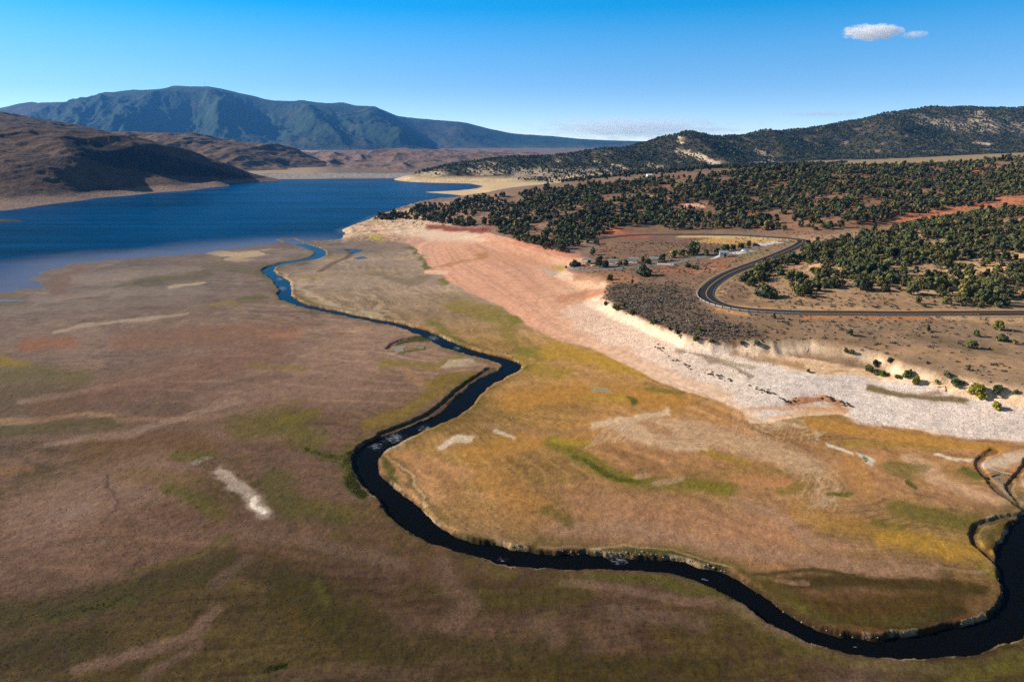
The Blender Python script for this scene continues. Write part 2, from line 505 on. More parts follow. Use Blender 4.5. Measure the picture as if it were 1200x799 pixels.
def ground_full(X, Y):
    """final ground height plus fields used for colouring"""
    z0 = terrain0(X, Y)
    fld = {}
    # lake
    dl = np.full(X.shape, 400.0); ins = np.zeros(X.shape, bool)
    m = (Y > 300) & (Y < 1950) & (X < 260)
    dl[m] = poly_dist(X[m], Y[m], LAKE + [LAKE[0]])[0]
    ins[m] = inside(X[m], Y[m], LAKE)
    dl = np.where(ins, -dl, dl) + 2.5 * fbm(X / 22, Y / 22, 3, 5) * np.where(Y < 560, 1.0, 0.8) + 5 * fbm(X / 60, Y / 14, 2, 8) * sstep(-140, -230, X) * (Y < 560)
    fld['lake'] = dl
    flat = sstep(-120, -165, X) * sstep(640, 540, Y)
    rocky = sstep(-190, -150, X) * sstep(540, 570, Y) * (Y < 820)
    slope = 0.05 + (0.007 - 0.05) * flat + 0.30 * rocky
    zl = 0.04 + dl * slope
    z = np.where(dl > 0, np.minimum(np.maximum(z0, 0.35 * sstep(0, 30, dl)), np.maximum(zl, 0.02) + 30 * sstep(40, 160, dl)), np.maximum(dl * 0.02, -4.0) - 0.02)
    # small relief
    land = sstep(1, 30, dl)
    high = sstep(4, 12, z0)
    z = z + land * (0.10 * fbm(X / 9, Y / 9, 4, 21) + (1 - high) * 0.07 * fbm(X / 1.3, Y / 1.3, 2, 23) * (Y < 330) + high * (0.5 * fbm(X / 16, Y / 16, 4, 31) + 0.9 * fbm(X / 70, Y / 70, 3, 41)))
    rockm = rocky * sstep(0, 8, dl) * sstep(75, 45, dl)
    z = z + rockm * (1.6 * np.maximum(fbm(X / 14 + 0.4 * Y / 14, Y / 5, 4, 51, 0.6, True), -0.2))
    fld['rock'] = rockm
    # scarp colour band
    st, sd, w = scarp_step(X, Y)
    fld['step'] = st; fld['sd'] = sd; fld['sw'] = w
    gul = sstep(2.0, 4.0, w) * (w < 10)
    z = z + gul * np.where((sd > -2.2 * w) & (sd < 0.6 * w), -0.9 * np.abs(fbm((X + 0.3 * Y) / 3.0, Y / 40, 3, 61, 0.5, True)) * np.sin(np.clip(st, 0, 1) * np.pi), 0)
    # gullies
    fld['gul'] = np.zeros(X.shape)
    for pts, hw, dep, bw in GULW:
        m = sub_eval(None, X, Y, pts, 12)
        if not m.any(): continue
        d, par, side = poly_dist(X[m], Y[m], pts)
        d = d + 0.5 * fbm(X[m] / 2.5, Y[m] / 2.5, 3, 77)
        c = 1 - sstep(hw, hw + bw, d)
        z[m] = z[m] - dep * c
        fld['gul'][m] = np.maximum(fld['gul'][m], c)
    # river
    fld['riv'] = np.full(X.shape, 99.0); fld['rpar'] = np.zeros(X.shape); fld['rside'] = np.zeros(X.shape)
    m = sub_eval(None, X, Y, RIVL, 25)
    xm, ym = X[m], Y[m]
    d, par, side = poly_dist(xm, ym, RIVL)
    hw = np.interp(par, np.arange(len(RIVS)), RIVS[:, 3]); zwv = np.interp(par, np.arange(len(RIVS)), RIVS[:, 2])
    e = d - hw + 0.45 * fbm(xm / 3.0, ym / 3.0, 4, 91, .65) * (1 + ym / 300) + 1.2 * fbm(xm / 12, ym / 12, 3, 92)
    bw = 0.7 + 0.002 * ym + 0.9 * sstep(-0.1, 0.6, fbm(xm / 18, ym / 18, 2, 95))
    k = sstep(0.0, 1.0, (e - 0.05) / bw)
    zb = zwv - 0.45
    zm = z[m]
    lip = 0.03 * np.exp(-((e - bw - 0.6) / 0.9) ** 2)
    z[m] = np.where(e < bw + 3, zb + (np.maximum(zm, zwv + 0.12) + lip - zb) * k, zm)
    fld['riv'][m] = e; fld['rpar'][m] = par; fld['rside'][m] = side
    # road bed
    fld['road'] = np.full(X.shape, 99.0)
    m = sub_eval(None, X, Y, ROADL, 20)
    d, par, side = poly_dist(X[m], Y[m], ROADL)
    zr = np.interp(par, np.arange(len(ROADZ)), ROADZ) - 0.10
    b = 1 - sstep(ROAD_HW + 0.8, ROAD_HW + 7, d)
    z[m] = z[m] * (1 - b) + zr * b
    fld['road'][m] = d
    return z, z0, fld


# ------------------------------------------------------------------ ground sheet
def rows(y0, y1, pxf, rel):
    out = [y0]
    while out[-1] < y1:
        y = out[-1]
        out.append(y + min(pxf * (y * y + 6400) / 64000, rel * y))
    return out


QUAL = 1.0
R = rows(70, 1900, 0.85 / QUAL, 0.0034 / QUAL) + list(np.geomspace(1960, 42000, 40))
A = np.linspace(-1.06, 1.06, int(1400 * QUAL))
YY, AA = np.meshgrid(np.array(R), A, indexing='ij')
XX = AA * YY
ZZ, Z0, FL = ground_full(XX, YY)
RARR = np.array(R)


def gh(x, y):
    """height of the built ground sheet"""
    x = np.asarray(x, float); y = np.asarray(y, float)
    a = np.clip((x / y - A[0]) / (A[1] - A[0]), 0, len(A) - 1.001)
    r = np.clip(np.interp(y, RARR, np.arange(len(RARR))), 0, len(RARR) - 1.001)
    i = r.astype(int); j = a.astype(int); fr = r - i; fa = a - j
    return (ZZ[i, j] * (1 - fa) + ZZ[i, j + 1] * fa) * (1 - fr) + (ZZ[i + 1, j] * (1 - fa) + ZZ[i + 1, j + 1] * fa) * fr


def on_ground(px, py, tmax=2200):
    """first hit of the sight line of a photo pixel with the ground"""
    px = np.atleast_1d(np.asarray(px, float)); py = np.atleast_1d(np.asarray(py, float))
    dx, dy, dz = ray(px, py)
    ts = np.geomspace(80, tmax, 900)
    Xs, Ys, Zs = dx[:, None] * ts, dy[:, None] * ts, CAM_H + dz[:, None] * ts
    below = Zs < gh(Xs, np.maximum(Ys, 71))
    k = np.where(below.any(1), below.argmax(1), len(ts) - 1)
    k = np.maximum(k, 1)
    i = np.arange(len(px))
    f0 = Zs[i, k - 1] - gh(Xs[i, k - 1], Ys[i, k - 1]); f1 = Zs[i, k] - gh(Xs[i, k], Ys[i, k])
    t = ts[k - 1] + (ts[k] - ts[k - 1]) * f0 / (f0 - f1 + 1e-9)
    x, y = dx * t, dy * t
    return x, y, gh(x, y)


# ------------------------------------------------------------------ ground colours (materials by region, some shade painted in)
wamp = 2.2 * np.clip(YY / 150, 0.6, 3.5)
n1 = fbm(XX / 13, YY / 13, 4, 101); n2 = fbm(XX / 13, YY / 13, 4, 131)
U, V = proj(XX + wamp * n1 * 1.6, YY + wamp * n2 * 1.6, np.where(Z0 > 0, Z0, 0))
GU, GV = U, V
U0, V0 = proj(XX, YY, np.where(Z0 > 0, Z0, 0))
NB = fbm(XX / 5, YY / 5, 4, 151)               # break-up
NS = fbm(XX / 60 + 0.15 * YY / 20, YY / 11, 4, 171)     # streaks
NF = fbm(XX / 1.6, YY / 1.6, 3, 156) * np.clip(1.35 - YY / 270, 0.22, 1)
MASK = np.zeros(XX.shape + (3,), np.float32)


def keyed(v, keys):
    ks = [k for k, _ in keys]
    return np.stack([np.interp(v, ks, [alb(c)[i] for _, c in keys]) for i in range(3)], -1)


C = keyed(V0, [(150, (120, 105, 95)), (285, (122, 108, 102)), (330, (138, 120, 111)), (380, (142, 117, 104)), (450, (134, 107, 94)), (520, (118, 91, 77)), (600, (102, 77, 61)), (700, (80, 60, 45)), (800, (64, 49, 34))])  # soil tones; the darker foreground partly holds shade put into the colour
NEAR = YY < 1700


def over(m, col, op=1.0):
    global C
    a = (np.clip(m, 0, 1) * op)[..., None]
    C += a * (alb(col) - C) if not isinstance(col, np.ndarray) else a * (col - C)


def poly_mask(pts, soft=4.0, asp=2.2, noise_px=0.0, uv=None):
    u, v = (GU, GV) if uv is None else uv
    P = np.array(pts, float)
    pad = soft * 2 + noise_px + 4
    m = (u > P[:, 0].min() - pad) & (u < P[:, 0].max() + pad) & (v > P[:, 1].min() - pad) & (v < P[:, 1].max() + pad) & NEAR
    out = np.zeros(u.shape)
    if not m.any(): return out
    uu, vv = u[m], v[m] * asp
    pp = [(a, b * asp) for a, b in pts]
    d, _, _ = poly_dist(uu, vv, pp + [pp[0]])
    d = np.where(inside(uu, vv, pp), d, -d) + noise_px * NB[m]
    out[m] = sstep(-soft, soft, d)
    return out


def stroke(col, pts, r, op=0.7, soft=0.85, asp=1.3, brk=0.7, stripe=None, uv=None):
    u, v = (GU, GV) if uv is None else uv
    P = np.array(pts, float).reshape(-1, 2)
    pad = r * (1 + soft) + 8
    m = (u > P[:, 0].min() - pad) & (u < P[:, 0].max() + pad) & (v > P[:, 1].min() - pad) & (v < P[:, 1].max() + pad) & NEAR
    if not m.any(): return
    if len(P) == 1: P = np.vstack([P, P + [[0.5, 0]]])
    elif len(P) > 2: P = smooth_line(P, 5)
    pp = [(a, b * asp) for a, b in P]
    d, par, side = poly_dist(u[m], v[m] * asp, pp)
    d = d / r + brk * (0.5 * NB[m] + 0.45 * NF[m])
    a = 1 - sstep(max(1 - soft * 1.15, 0.0), 1 + soft * 0.85, d)
    if soft > .5:
        g_ = sstep(.22, .80, a + .75 * NF[m] + .40 * NB[m])
        a = .45 * a + .62 * g_ * (a > .02)
    if stripe:
        a = a * (0.5 + 0.5 * vnoise(side * d * stripe + 40, par * 0.15, 5)) ** 1.5 * 1.6
    k = (np.clip(a, 0, 1) * min(op * 1.28, 1.0))[..., None]
    C[m] += k * (alb(col) - C[m])


# meander side: lighter, golden
P_RIGHT = [(385, 300), (335, 330), (340, 352), (400, 370), (472, 385), (529, 408), (603, 430), (560, 455), (520, 490), (430, 528), (428, 545), (455, 582), (506, 627), (576, 650),
           (690, 663), (790, 667), (865, 694), (942, 742), (1022, 762), (1126, 757), (1200, 735), (1260, 650), (1260, 500), (1000, 480), (870, 480), (760, 440), (640, 390), (530, 330), (480, 290)]
far_floor = sstep(1560, 1700, YY) * (XX / YY < .12)
mr = poly_mask(P_RIGHT, 5, 2.0)
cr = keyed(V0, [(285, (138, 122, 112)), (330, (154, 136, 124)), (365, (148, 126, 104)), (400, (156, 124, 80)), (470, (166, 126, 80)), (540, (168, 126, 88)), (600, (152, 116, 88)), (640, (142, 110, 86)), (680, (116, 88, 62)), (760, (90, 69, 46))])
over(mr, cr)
# streaky variation on the flats
flatm = sstep(6, 3, Z0) * (FL['lake'] > 0)
NG = fbm(XX / 45 + .3 * n1, YY / 24, 4, 181)
lowl = flatm * (1 - mr) * sstep(420, 560, V0)
over(lowl * sstep(-.12, .32, NG + .5 * NF + .25 * NB + .16 * sstep(600, 760, V0)), (70, 60, 27), .7)
over(lowl * sstep(.02, .5, -NG), (104, 82, 72), .5)
over(flatm * mr * sstep(.05, .5, NG), (128, 108, 50), .5)
over(flatm * mr * sstep(.05, .5, -NG) * sstep(400, 520, V0), (166, 124, 88), .5)
# fine strand lines parallel to the old shores
L1P = [(470, 284), (488, 290), (497, 305), (512, 318), (530, 331), (560, 347), (590, 362), (620, 382), (650, 398), (690, 407), (720, 420), (760, 441), (800, 458), (872, 484), (905, 496), (985, 486), (1040, 497), (1100, 508), (1200, 517), (1340, 532)]
l1x, l1y, _ = on_terrain0([p_[0] for p_ in L1P], [p_[1] for p_ in L1P])
dL1 = np.full(XX.shape, 0.0)
mm = (YY < 520) & (Z0 < 5) & (XX > -120)
dL1[mm] = poly_dist(XX[mm], YY[mm], list(zip(l1x, l1y)))[0]
STR1 = fbm(dL1 / 4.5 + 1.6 * n1 + 2.2 * fbm(XX / 40, YY / 40, 2, 183), XX / 70, 3, 182, .7)
STR2 = fbm(XX / 46 + YY / 90, (YY - .12 * XX) / np.clip(YY / 90, 1.2, 7) + 1.2 * n2, 3, 184, .7)
STRK = STR2 * (1 - mr) + STR1 * mr
fl_ = (YY + .10 * XX) / 13 + 2.2 * fbm(XX / 120, YY / 70, 4, 185) + .25 * n1
fr_ = dL1 / 5.0 + 2.0 * fbm(XX / 60, YY / 45, 4, 186) + .2 * n1
ph = np.where(mr > .5, fr_, fl_)
gx = np.abs(ph - np.round(ph))
LINE = np.exp(-(gx / .10) ** 2) * sstep(-.05, .45, fbm(XX / 55, YY / 30, 3, 187))
gx2 = np.abs(ph * 2.7 - np.round(ph * 2.7))
LIN2 = np.exp(-(gx2 / .16) ** 2) * sstep(-.1, .4, fbm(XX / 40, YY / 26, 3, 188))
STRK = STRK + .9 * LINE - .75 * LIN2
C *= (1 + flatm * (0.20 * NS + 0.14 * NB + 0.19 * NF + 0.34 * STRK + 0.12 * fbm(XX / 130, YY / 40, 3, 191)))[..., None]

# ---- left half of the lakebed: cloud shade painted into the ground colour
cloud_shade = flatm * (1 - mr) * np.interp(U0, [60, 170, 300, 420], [1, .9, .4, 0]) * np.interp(V0, [290, 318, 400, 480, 545, 585], [.55, .9, .75, .65, .35, 0])
cloud_shade = np.clip(cloud_shade * (1 + .35 * n1 + .25 * NS), 0, 1)
C *= (1 - cloud_shade[..., None] * np.array((.52, .47, .40)))
S = stroke
S((92, 84, 66), [(-30, 352), (20, 352)], 12, .6)
S((112, 80, 66), [(60, 330), (75, 340), (85, 318)], 10, .55)
S((132, 120, 114), [(90, 326), (160, 322), (230, 318)], 8, .5)
S((92, 84, 62), [(140, 336), (190, 327), (240, 321)], 6, .6)
S((84, 78, 60), [(165, 330), (178, 334)], 4, .5)
S((130, 117, 112), [(40, 352), (140, 342), (240, 340)], 7, .45)
S((160, 142, 128), [(60, 390), (110, 380), (210, 369)], 2.5, .6)
S((165, 146, 128), [(205, 336), (240, 331)], 3, .7)
S((126, 112, 107), [(0, 365), (120, 358), (220, 350)], 6, .35)
S((176, 158, 138), [(245, 296), (280, 298), (310, 297)], 5, .7)
S((170, 152, 130), [(262, 306), (275, 304), (300, 301)], 3, .6)
S((100, 92, 68), [(250, 310), (290, 316), (310, 328)], 6, .5)
S((92, 88, 52), [(282, 352), (310, 347)], 3.5, .7)
S((128, 112, 62), [(250, 357), (280, 357)], 4, .6)
S((132, 90, 70), [(30, 404), (80, 402)], 8, .7)
S((124, 92, 76), [(140, 400), (250, 392), (330, 388)], 16, .55)
S((150, 112, 90), [(310, 395), (345, 392)], 4, .7)
S((126, 104, 42), [(-20, 421), (40, 425)], 6, .85)
S((92, 86, 44), [(-20, 440), (50, 437), (95, 443)], 17, .55)
S((84, 72, 48), [(-20, 468), (90, 466)], 26, .5)  # this and the next stroke deepen the painted cloud shade
S((98, 74, 46), [(110, 528), (230, 520)], 24, .65)
S((118, 104, 52), [(300, 425), (330, 431), (350, 434)], 5, .6)
S((146, 120, 94), [(0, 492), (70, 490), (130, 485)], 4, .6)
S((80, 74, 40), [(-20, 503), (60, 500), (135, 496)], 9, .55)
S((132, 106, 84), [(130, 492), (240, 490), (285, 480)], 4, .5)
S((112, 92, 60), [(290, 480), (350, 470)], 10, .5)
S((124, 99, 88), [(40, 610), (100, 585), (180, 562)], 46, .7)
S((134, 108, 98), [(250, 470), (330, 455), (400, 450)], 26, .4)
S((146, 124, 112), [(60, 520), (160, 505), (280, 470)], 5, .4)
S((150, 128, 114), [(30, 470), (120, 455), (230, 430)], 5, .35)
S((100, 80, 70), [(120, 480), (230, 460), (330, 440)], 5, .4)
S((128, 106, 98), [(70, 608), (100, 598)], 12, .5)
S((124, 94, 62), [(-10, 553), (40, 550)], 6, .5)
S((86, 68, 60), [(130, 555), (138, 590), (120, 615)], 2, .6, asp=1.2)
S((84, 68, 58), [(50, 640), (120, 630), (160, 625)], 4, .4)
S((92, 86, 32), [(285, 500), (340, 496), (372, 515)], 20, .55)
S((100, 90, 34), [(340, 490), (365, 484)], 8, .6)
S((74, 74, 28), [(318, 560), (345, 590), (392, 606)], 22, .55)
S((78, 76, 32), [(365, 530), (400, 540)], 8, .8)
S((84, 78, 34), [(195, 572), (240, 585), (260, 600)], 12, .65)
S((88, 84, 34), [(210, 535), (240, 530)], 8, .6)
S((104, 84, 42), [(150, 555), (220, 560)], 12, .4)
S((182, 168, 162), [(254, 552), (270, 562), (292, 582), (312, 597)], 9, .48, asp=1.1, brk=1.5, soft=.8)
S((212, 202, 198), [(296, 586), (312, 597)], 4, .8, asp=1.2, brk=1.6, soft=.7)
S((150, 146, 134), [(222, 544), (236, 535)], 3, .7, asp=1.2, brk=1)
S((58, 52, 20), [(-20, 724), (60, 712), (130, 698), (190, 682), (270, 650)], 24, .66)
S((62, 62, 24), [(60, 722), (160, 700)], 10, .5)
S((84, 78, 34), [(150, 668), (220, 650), (270, 625)], 5, .5)
S((52, 46, 19), [(-20, 772), (60, 760), (120, 745)], 24, .6)
S((108, 86, 76), [(90, 790), (160, 765), (220, 745), (250, 720)], 9, .65)
S((106, 84, 74), [(180, 790), (240, 752)], 7, .5)
S((96, 78, 68), [(250, 684), (280, 658), (292, 650)], 7, .5)
S((102, 82, 70), [(290, 620), (380, 640), (470, 660)], 13, .55)
S((102, 76, 30), [(335, 715), (348, 732)], 9, .6)
S((56, 50, 18), [(345, 690), (400, 730), (470, 772)], 44, .62)
S((74, 70, 24), [(370, 688), (380, 700)], 9, .6)
S((56, 50, 19), [(520, 757), (590, 764), (660, 755)], 26, .55)
S((74, 66, 28), [(570, 700), (680, 700)], 18, .45)
S((58, 52, 20), [(660, 780), (740, 790), (840, 788)], 24, .55)
S((86, 68, 58), [(330, 790), (500, 792)], 14, .4)
S((100, 80, 68), [(520, 665), (545, 705), (535, 738)], 13, .55)
S((98, 78, 66), [(640, 733), (650, 750)], 12, .5, asp=1.3)
S((110, 88, 76), [(660, 682), (740, 690), (830, 706), (905, 735), (945, 755)], 8, .65)
S((104, 84, 74), [(720, 720), (820, 728)], 15, .4)
S((56, 58, 26), [(310, 780), (330, 776)], 5, .9)
S((112, 76, 58), [(60, 480), (200, 440), (320, 410)], 22, .3)
S((88, 82, 34), [(1120, 795), (1200, 770)], 14, .6)
S((104, 86, 72), [(1000, 780), (1110, 778)], 9, .5)

# ---- between river and beach
S((96, 92, 44), [(488, 288), (497, 305), (503, 312)], 6, .8)
S((112, 106, 52), [(521, 318), (530, 330)], 6, .75)
S((150, 134, 118), [(400, 330), (470, 325), (500, 322)], 10, .4)
S((112, 100, 82), [(455, 322), (480, 330), (500, 325)], 6, .5)
S((176, 158, 138), [(352, 335), (370, 350), (400, 360), (450, 372)], 4, .6)
S((176, 148, 120), [(325, 320), (340, 330)], 4, .6)
S((128, 112, 56), [(540, 360), (580, 372), (600, 392)], 14, .65)
S((112, 108, 44), [(590, 372), (605, 380)], 7, .7)
S((108, 104, 46), [(500, 378), (530, 392), (545, 402)], 5, .65)
S((118, 112, 44), [(600, 408), (635, 418)], 7, .7)
S((164, 130, 56), [(640, 412), (700, 420), (745, 436)], 13, .8)
S((146, 124, 50), [(610, 425), (660, 440)], 12, .6)
S((168, 124, 62), [(600, 470), (700, 462), (790, 470)], 18, .75)
S((160, 130, 54), [(690, 468), (735, 466)], 5, .7)
S((106, 100, 42), [(768, 455), (798, 461)], 4, .6, brk=1.2)
S((84, 88, 38), [(735, 471), (742, 466)], 4, .7)
S((150, 148, 134), [(695, 454), (715, 455)], 3, .7)
S((170, 124, 60), [(560, 530), (640, 510), (720, 500)], 17, .5)
S((168, 122, 66), [(580, 560), (620, 590)], 26, .45)
S((116, 106, 40), [(650, 518), (700, 545), (760, 568), (850, 572)], 13, .75)
S((94, 92, 38), [(670, 535), (720, 558), (745, 566)], 6, .7)
S((150, 130, 46), [(652, 514), (690, 518)], 5, .7)
S((150, 126, 44), [(830, 530), (870, 542)], 5, .6)
S((168, 142, 120), [(745, 558), (760, 556)], 5, .5)
S((170, 140, 122), [(770, 570), (800, 566)], 6, .5)
S((172, 140, 112), [(770, 505), (830, 510), (900, 525), (950, 545)], 14, .7)
S((200, 176, 152), [(700, 500), (735, 492), (780, 482)], 6, .7, brk=1.3)
S((198, 174, 150), [(726, 492), (740, 500), (752, 510), (790, 520), (830, 526)], 7, .6, brk=1.2)
S((190, 160, 134), [(745, 503), (800, 504), (860, 516), (930, 540)], 18, .65)
def comb(n, light, dark, a0, a1, b0, b1, c0, c1, r=.7, op=.27):
    # n fine alternating lines through three points that slide from *0 to *1
    for q_ in range(n):
        t_ = (q_ + .4 * math.sin(q_ * 2.3)) / (n - 1)
        P_ = [(p0[0] + (p1[0] - p0[0]) * t_, p0[1] + (p1[1] - p0[1]) * t_) for p0, p1 in ((a0, a1), (b0, b1), (c0, c1))]
        S(light if q_ % 2 else dark, P_, r * (1 + .5 * math.sin(q_ * 1.7)), op, soft=.8, asp=1.0, brk=.9)


comb(30, (220, 196, 176), (134, 106, 80), (686, 522), (748, 512), (708, 506), (762, 496), (738, 491), (790, 484))
comb(33, (210, 186, 162), (138, 110, 84), (878, 486), (972, 492), (884, 500), (978, 506), (874, 514), (966, 520))
comb(24, (192, 164, 138), (124, 98, 62), (914, 534), (968, 546), (936, 552), (984, 560), (936, 594), (980, 600), .8, .34)
comb(21, (216, 180, 154), (156, 116, 90), (830, 462), (876, 478), (856, 480), (888, 486), (852, 506), (892, 508), .7, .34)
comb(27, (186, 156, 130), (140, 108, 78), (760, 520), (820, 498), (850, 530), (910, 512), (930, 562), (990, 540), .8, .25)
S((148, 118, 86), [(690, 503), (650, 505), (560, 500)], 5, .5)
S((150, 110, 78), [(770, 500), (790, 507)], 8, .5)
S((188, 164, 138), [(900, 500), (915, 495), (955, 500), (965, 510)], 9, .9, stripe=2.6, brk=.2)
S((120, 98, 70), [(880, 492), (890, 500), (920, 512), (950, 530)], 6, .7, stripe=2.2, brk=.2)
S((176, 150, 124), [(930, 540), (960, 560), (970, 580), (960, 592)], 12, .9, stripe=3.0, brk=.2)
S((112, 92, 52), [(945, 555), (955, 570), (950, 590)], 5, .6, stripe=3)
S((126, 108, 50), [(920, 580), (940, 572)], 7, .6)
S((174, 124, 86), [(860, 560), (920, 568)], 9, .5)
S((96, 100, 44), [(978, 578), (990, 576)], 5, .7)
S((160, 128, 110), [(860, 590), (900, 600), (950, 630)], 10, .4)
S((160, 120, 94), [(680, 590), (800, 600), (900, 630)], 24, .5)
S((148, 118, 100), [(640, 618), (740, 622), (880, 645), (1000, 662), (1090, 674)], 13, .6)
S((104, 92, 44), [(640, 600), (660, 612)], 8, .6)
S((174, 130, 66), [(960, 498), (1060, 512), (1170, 526)], 9, .75)
S((150, 126, 52), [(1000, 520), (1100, 525)], 4, .6)
S((176, 130, 78), [(1000, 540), (1010, 570)], 16, .5)
S((188, 152, 124), [(1070, 540), (1110, 565), (1170, 588)], 9, .75)
S((180, 138, 96), [(1040, 575), (1100, 590)], 8, .5)
S((96, 96, 50), [(1040, 545), (1060, 550), (1088, 553)], 7, .5, brk=1.3)
S((78, 86, 42), [(1065, 560), (1075, 566)], 4, .7)
S((92, 92, 42), [(1130, 552), (1145, 558)], 5, .7)
S((205, 194, 182), [(980, 522), (1000, 530)], 2.2, .9, brk=1.2)
S((205, 198, 190), [(1010, 532), (1022, 540)], 3.5, .9, brk=1.4)
S((100, 104, 80), [(1012, 535), (1016, 538)], 2, .7, brk=1.2)
S((208, 194, 180), [(1098, 534), (1118, 540), (1140, 541)], 2.8, .9, brk=1.2)
S((158, 120, 56), [(940, 598), (1010, 620), (1060, 632)], 14, .42)
S((98, 92, 38), [(1052, 594), (1090, 604), (1138, 612)], 17, .62, brk=1.1)
S((100, 92, 36), [(1020, 612), (1060, 620)], 7, .6)
S((164, 128, 50), [(1040, 634), (1100, 640), (1150, 645)], 17, .6)
S((116, 104, 38), [(1140, 660), (1160, 672)], 6, .6)
S((66, 54, 24), [(880, 685), (960, 680), (1060, 685), (1150, 690)], 11, .9)
S((74, 57, 24), [(900, 702), (1000, 712), (1110, 706)], 20, .95)
S((60, 48, 20), [(950, 722), (1030, 732), (1120, 716)], 11, .9)
S((92, 60, 30), [(980, 738), (1070, 738), (1130, 722)], 5, .6)
S((66, 60, 30), [(880, 672), (940, 668), (1000, 672)], 3, .7)
S((140, 116, 96), [(1100, 667), (1150, 668)], 3, .6)
S((128, 100, 84), [(905, 678), (940, 681)], 3, .7)
S((90, 70, 32), [(1155, 640), (1165, 625), (1185, 612)], 9, .95)
S((158, 140, 122), [(1150, 612), (1175, 604), (1200, 599)], 3, .8)
S((196, 176, 160), [(1160, 545), (1180, 540), (1200, 530)], 10, .8, brk=.8)
S((212, 178, 156), [(1192, 565), (1205, 575)], 7, .9)
S((132, 118, 104), [(1165, 560), (1180, 580), (1200, 592)], 7, .7)
S((198, 182, 166), [(520, 523), (533, 513), (556, 514)], 4.5, .85, brk=1.2)
S((190, 176, 160), [(580, 506), (596, 512)], 2.5, .7, brk=1.2)
S((88, 84, 38), [(445, 540), (462, 575), (500, 612)], 7, .75)
S((84, 80, 36), [(505, 612), (550, 630), (620, 638)], 6, .85)
S((120, 98, 60), [(460, 535), (480, 570), (520, 605)], 6, .6)
S((182, 158, 128), [(458, 545), (475, 560), (500, 592)], 2, .6)
S((182, 160, 134), [(452, 530), (475, 520), (485, 515)], 4, .6)
S((150, 112, 74), [(520, 560), (560, 600), (640, 615)], 12, .4)
S((78, 74, 38), [(690, 646), (780, 648), (850, 663)], 7, .85)
S((180, 156, 126), [(600, 646), (690, 640), (760, 641), (820, 652), (862, 664)], 1.4, .7)
S((84, 80, 34), [(690, 674), (760, 675), (805, 688), (860, 708)], 5, .85)
S((96, 82, 38), [(870, 670), (890, 690), (935, 715)], 6, .7)
S((66, 70, 30), [(405, 535), (412, 562), (424, 580)], 9, .75)
S((94, 82, 44), [(380, 592), (430, 606)], 12, .5)
S((118, 98, 44), [(440, 495), (480, 478), (520, 450), (545, 440)], 11, .75)
S((150, 118, 90), [(480, 440), (500, 450)], 7, .5)
S((126, 112, 50), [(450, 425), (500, 428), (540, 420)], 7, .6)
S((172, 156, 138), [(528, 424), (558, 423)], 4, .7)
S((74, 84, 32), [(524, 474), (538, 464), (545, 458)], 4, .9)
S((150, 136, 122), [(470, 500), (500, 486)], 3, .7, brk=1)
S((78, 80, 34), [(462, 405), (480, 399), (498, 397)], 5, .9)
S((96, 90, 50), [(470, 414), (500, 410)], 4, .7)

# ---- beach
L1 = [(470, 284), (488, 290), (497, 305), (512, 318), (530, 331), (560, 347), (590, 362), (620, 382), (650, 398), (690, 407), (720, 420), (760, 441), (800, 458), (840, 470), (872, 484), (880, 495), (905, 496),
      (930, 490), (985, 486), (1040, 497), (1100, 508), (1200, 517), (1340, 532)]
TOP = [(1340, 478), (1200, 464), (1130, 452), (1060, 440), (1000, 430), (905, 412), (830, 402), (775, 384), (722, 362), (706, 350), (712, 333), (690, 322), (662, 317), (690, 306), (650, 294), (600, 280), (560, 270), (490, 268), (455, 268), (430, 276), (440, 282)]
BEACH = L1 + TOP
UB = (U0 + .3 * (U - U0), V0 + .3 * (V - V0))
mb = poly_mask(BEACH, 1.8, 2.2, 0.8, UB)
bc = keyed(U0, [(440, (190, 156, 142)), (520, (196, 150, 130)), (620, (196, 150, 130)), (690, (200, 164, 144)), (800, (206, 178, 162)), (1000, (212, 180, 150)), (1200, (206, 176, 150))])
phb = Z0 * 3.1 + .35 * n1 + .05 * NB
sl_ = np.abs(phb - np.round(phb)); tl_ = np.abs(phb * .37 - np.round(phb * .37))
TERR = (.20 * np.exp(-((sl_ - .12) / .09) ** 2) - .30 * np.exp(-(sl_ / .08) ** 2)) * sstep(-.25, .3, fbm(XX / 40, YY / 40, 3, 203)) - .22 * np.exp(-(tl_ / .035) ** 2)
strand = fbm(Z0 * 2.8 + 0.05 * NB + 0.20 * n1, XX / 300, 4, 201, 0.8)
bc = bc * (1 + 0.34 * strand + TERR + 0.10 * NB + 0.10 * NF)[..., None]
over(mb, bc)
over(far_floor, keyed(U0, [(0, (112, 98, 92)), (1200, (120, 104, 90))]) * (1 + .3 * n1)[..., None], 1.0)
MASK[..., 1] = np.maximum(MASK[..., 1], mb)
GRAV = [(655, 358), (700, 352), (722, 364), (775, 386), (830, 404), (880, 414), (930, 436), (1000, 440), (1080, 452), (1130, 464), (1200, 476), (1340, 490), (1340, 528), (1200, 516), (1100, 506), (1010, 491),
        (992, 474), (945, 472), (905, 492), (880, 482), (850, 462), (800, 438), (745, 412), (700, 396), (660, 372)]
mg = poly_mask(GRAV, 8, 2.2, 7)
gc = keyed(U0, [(650, (216, 186, 172)), (760, (222, 200, 192)), (860, (220, 208, 206)), (940, (216, 208, 214)), (1060, (220, 210, 214)), (1200, (218, 206, 208))])
over(mg, gc * (1 + 0.15 * NB + .5 * TERR)[..., None], .88)
MASK[..., 0] = np.maximum(MASK[..., 0], mg)
S((172, 122, 88), [(925, 470), (960, 466), (990, 474)], 6, .75, brk=1.0)
S((206, 150, 110), [(960, 465), (975, 470)], 4, .6)
S((120, 98, 78), [(800, 410), (840, 425), (880, 440)], 3, .5, brk=1.9, soft=.5)
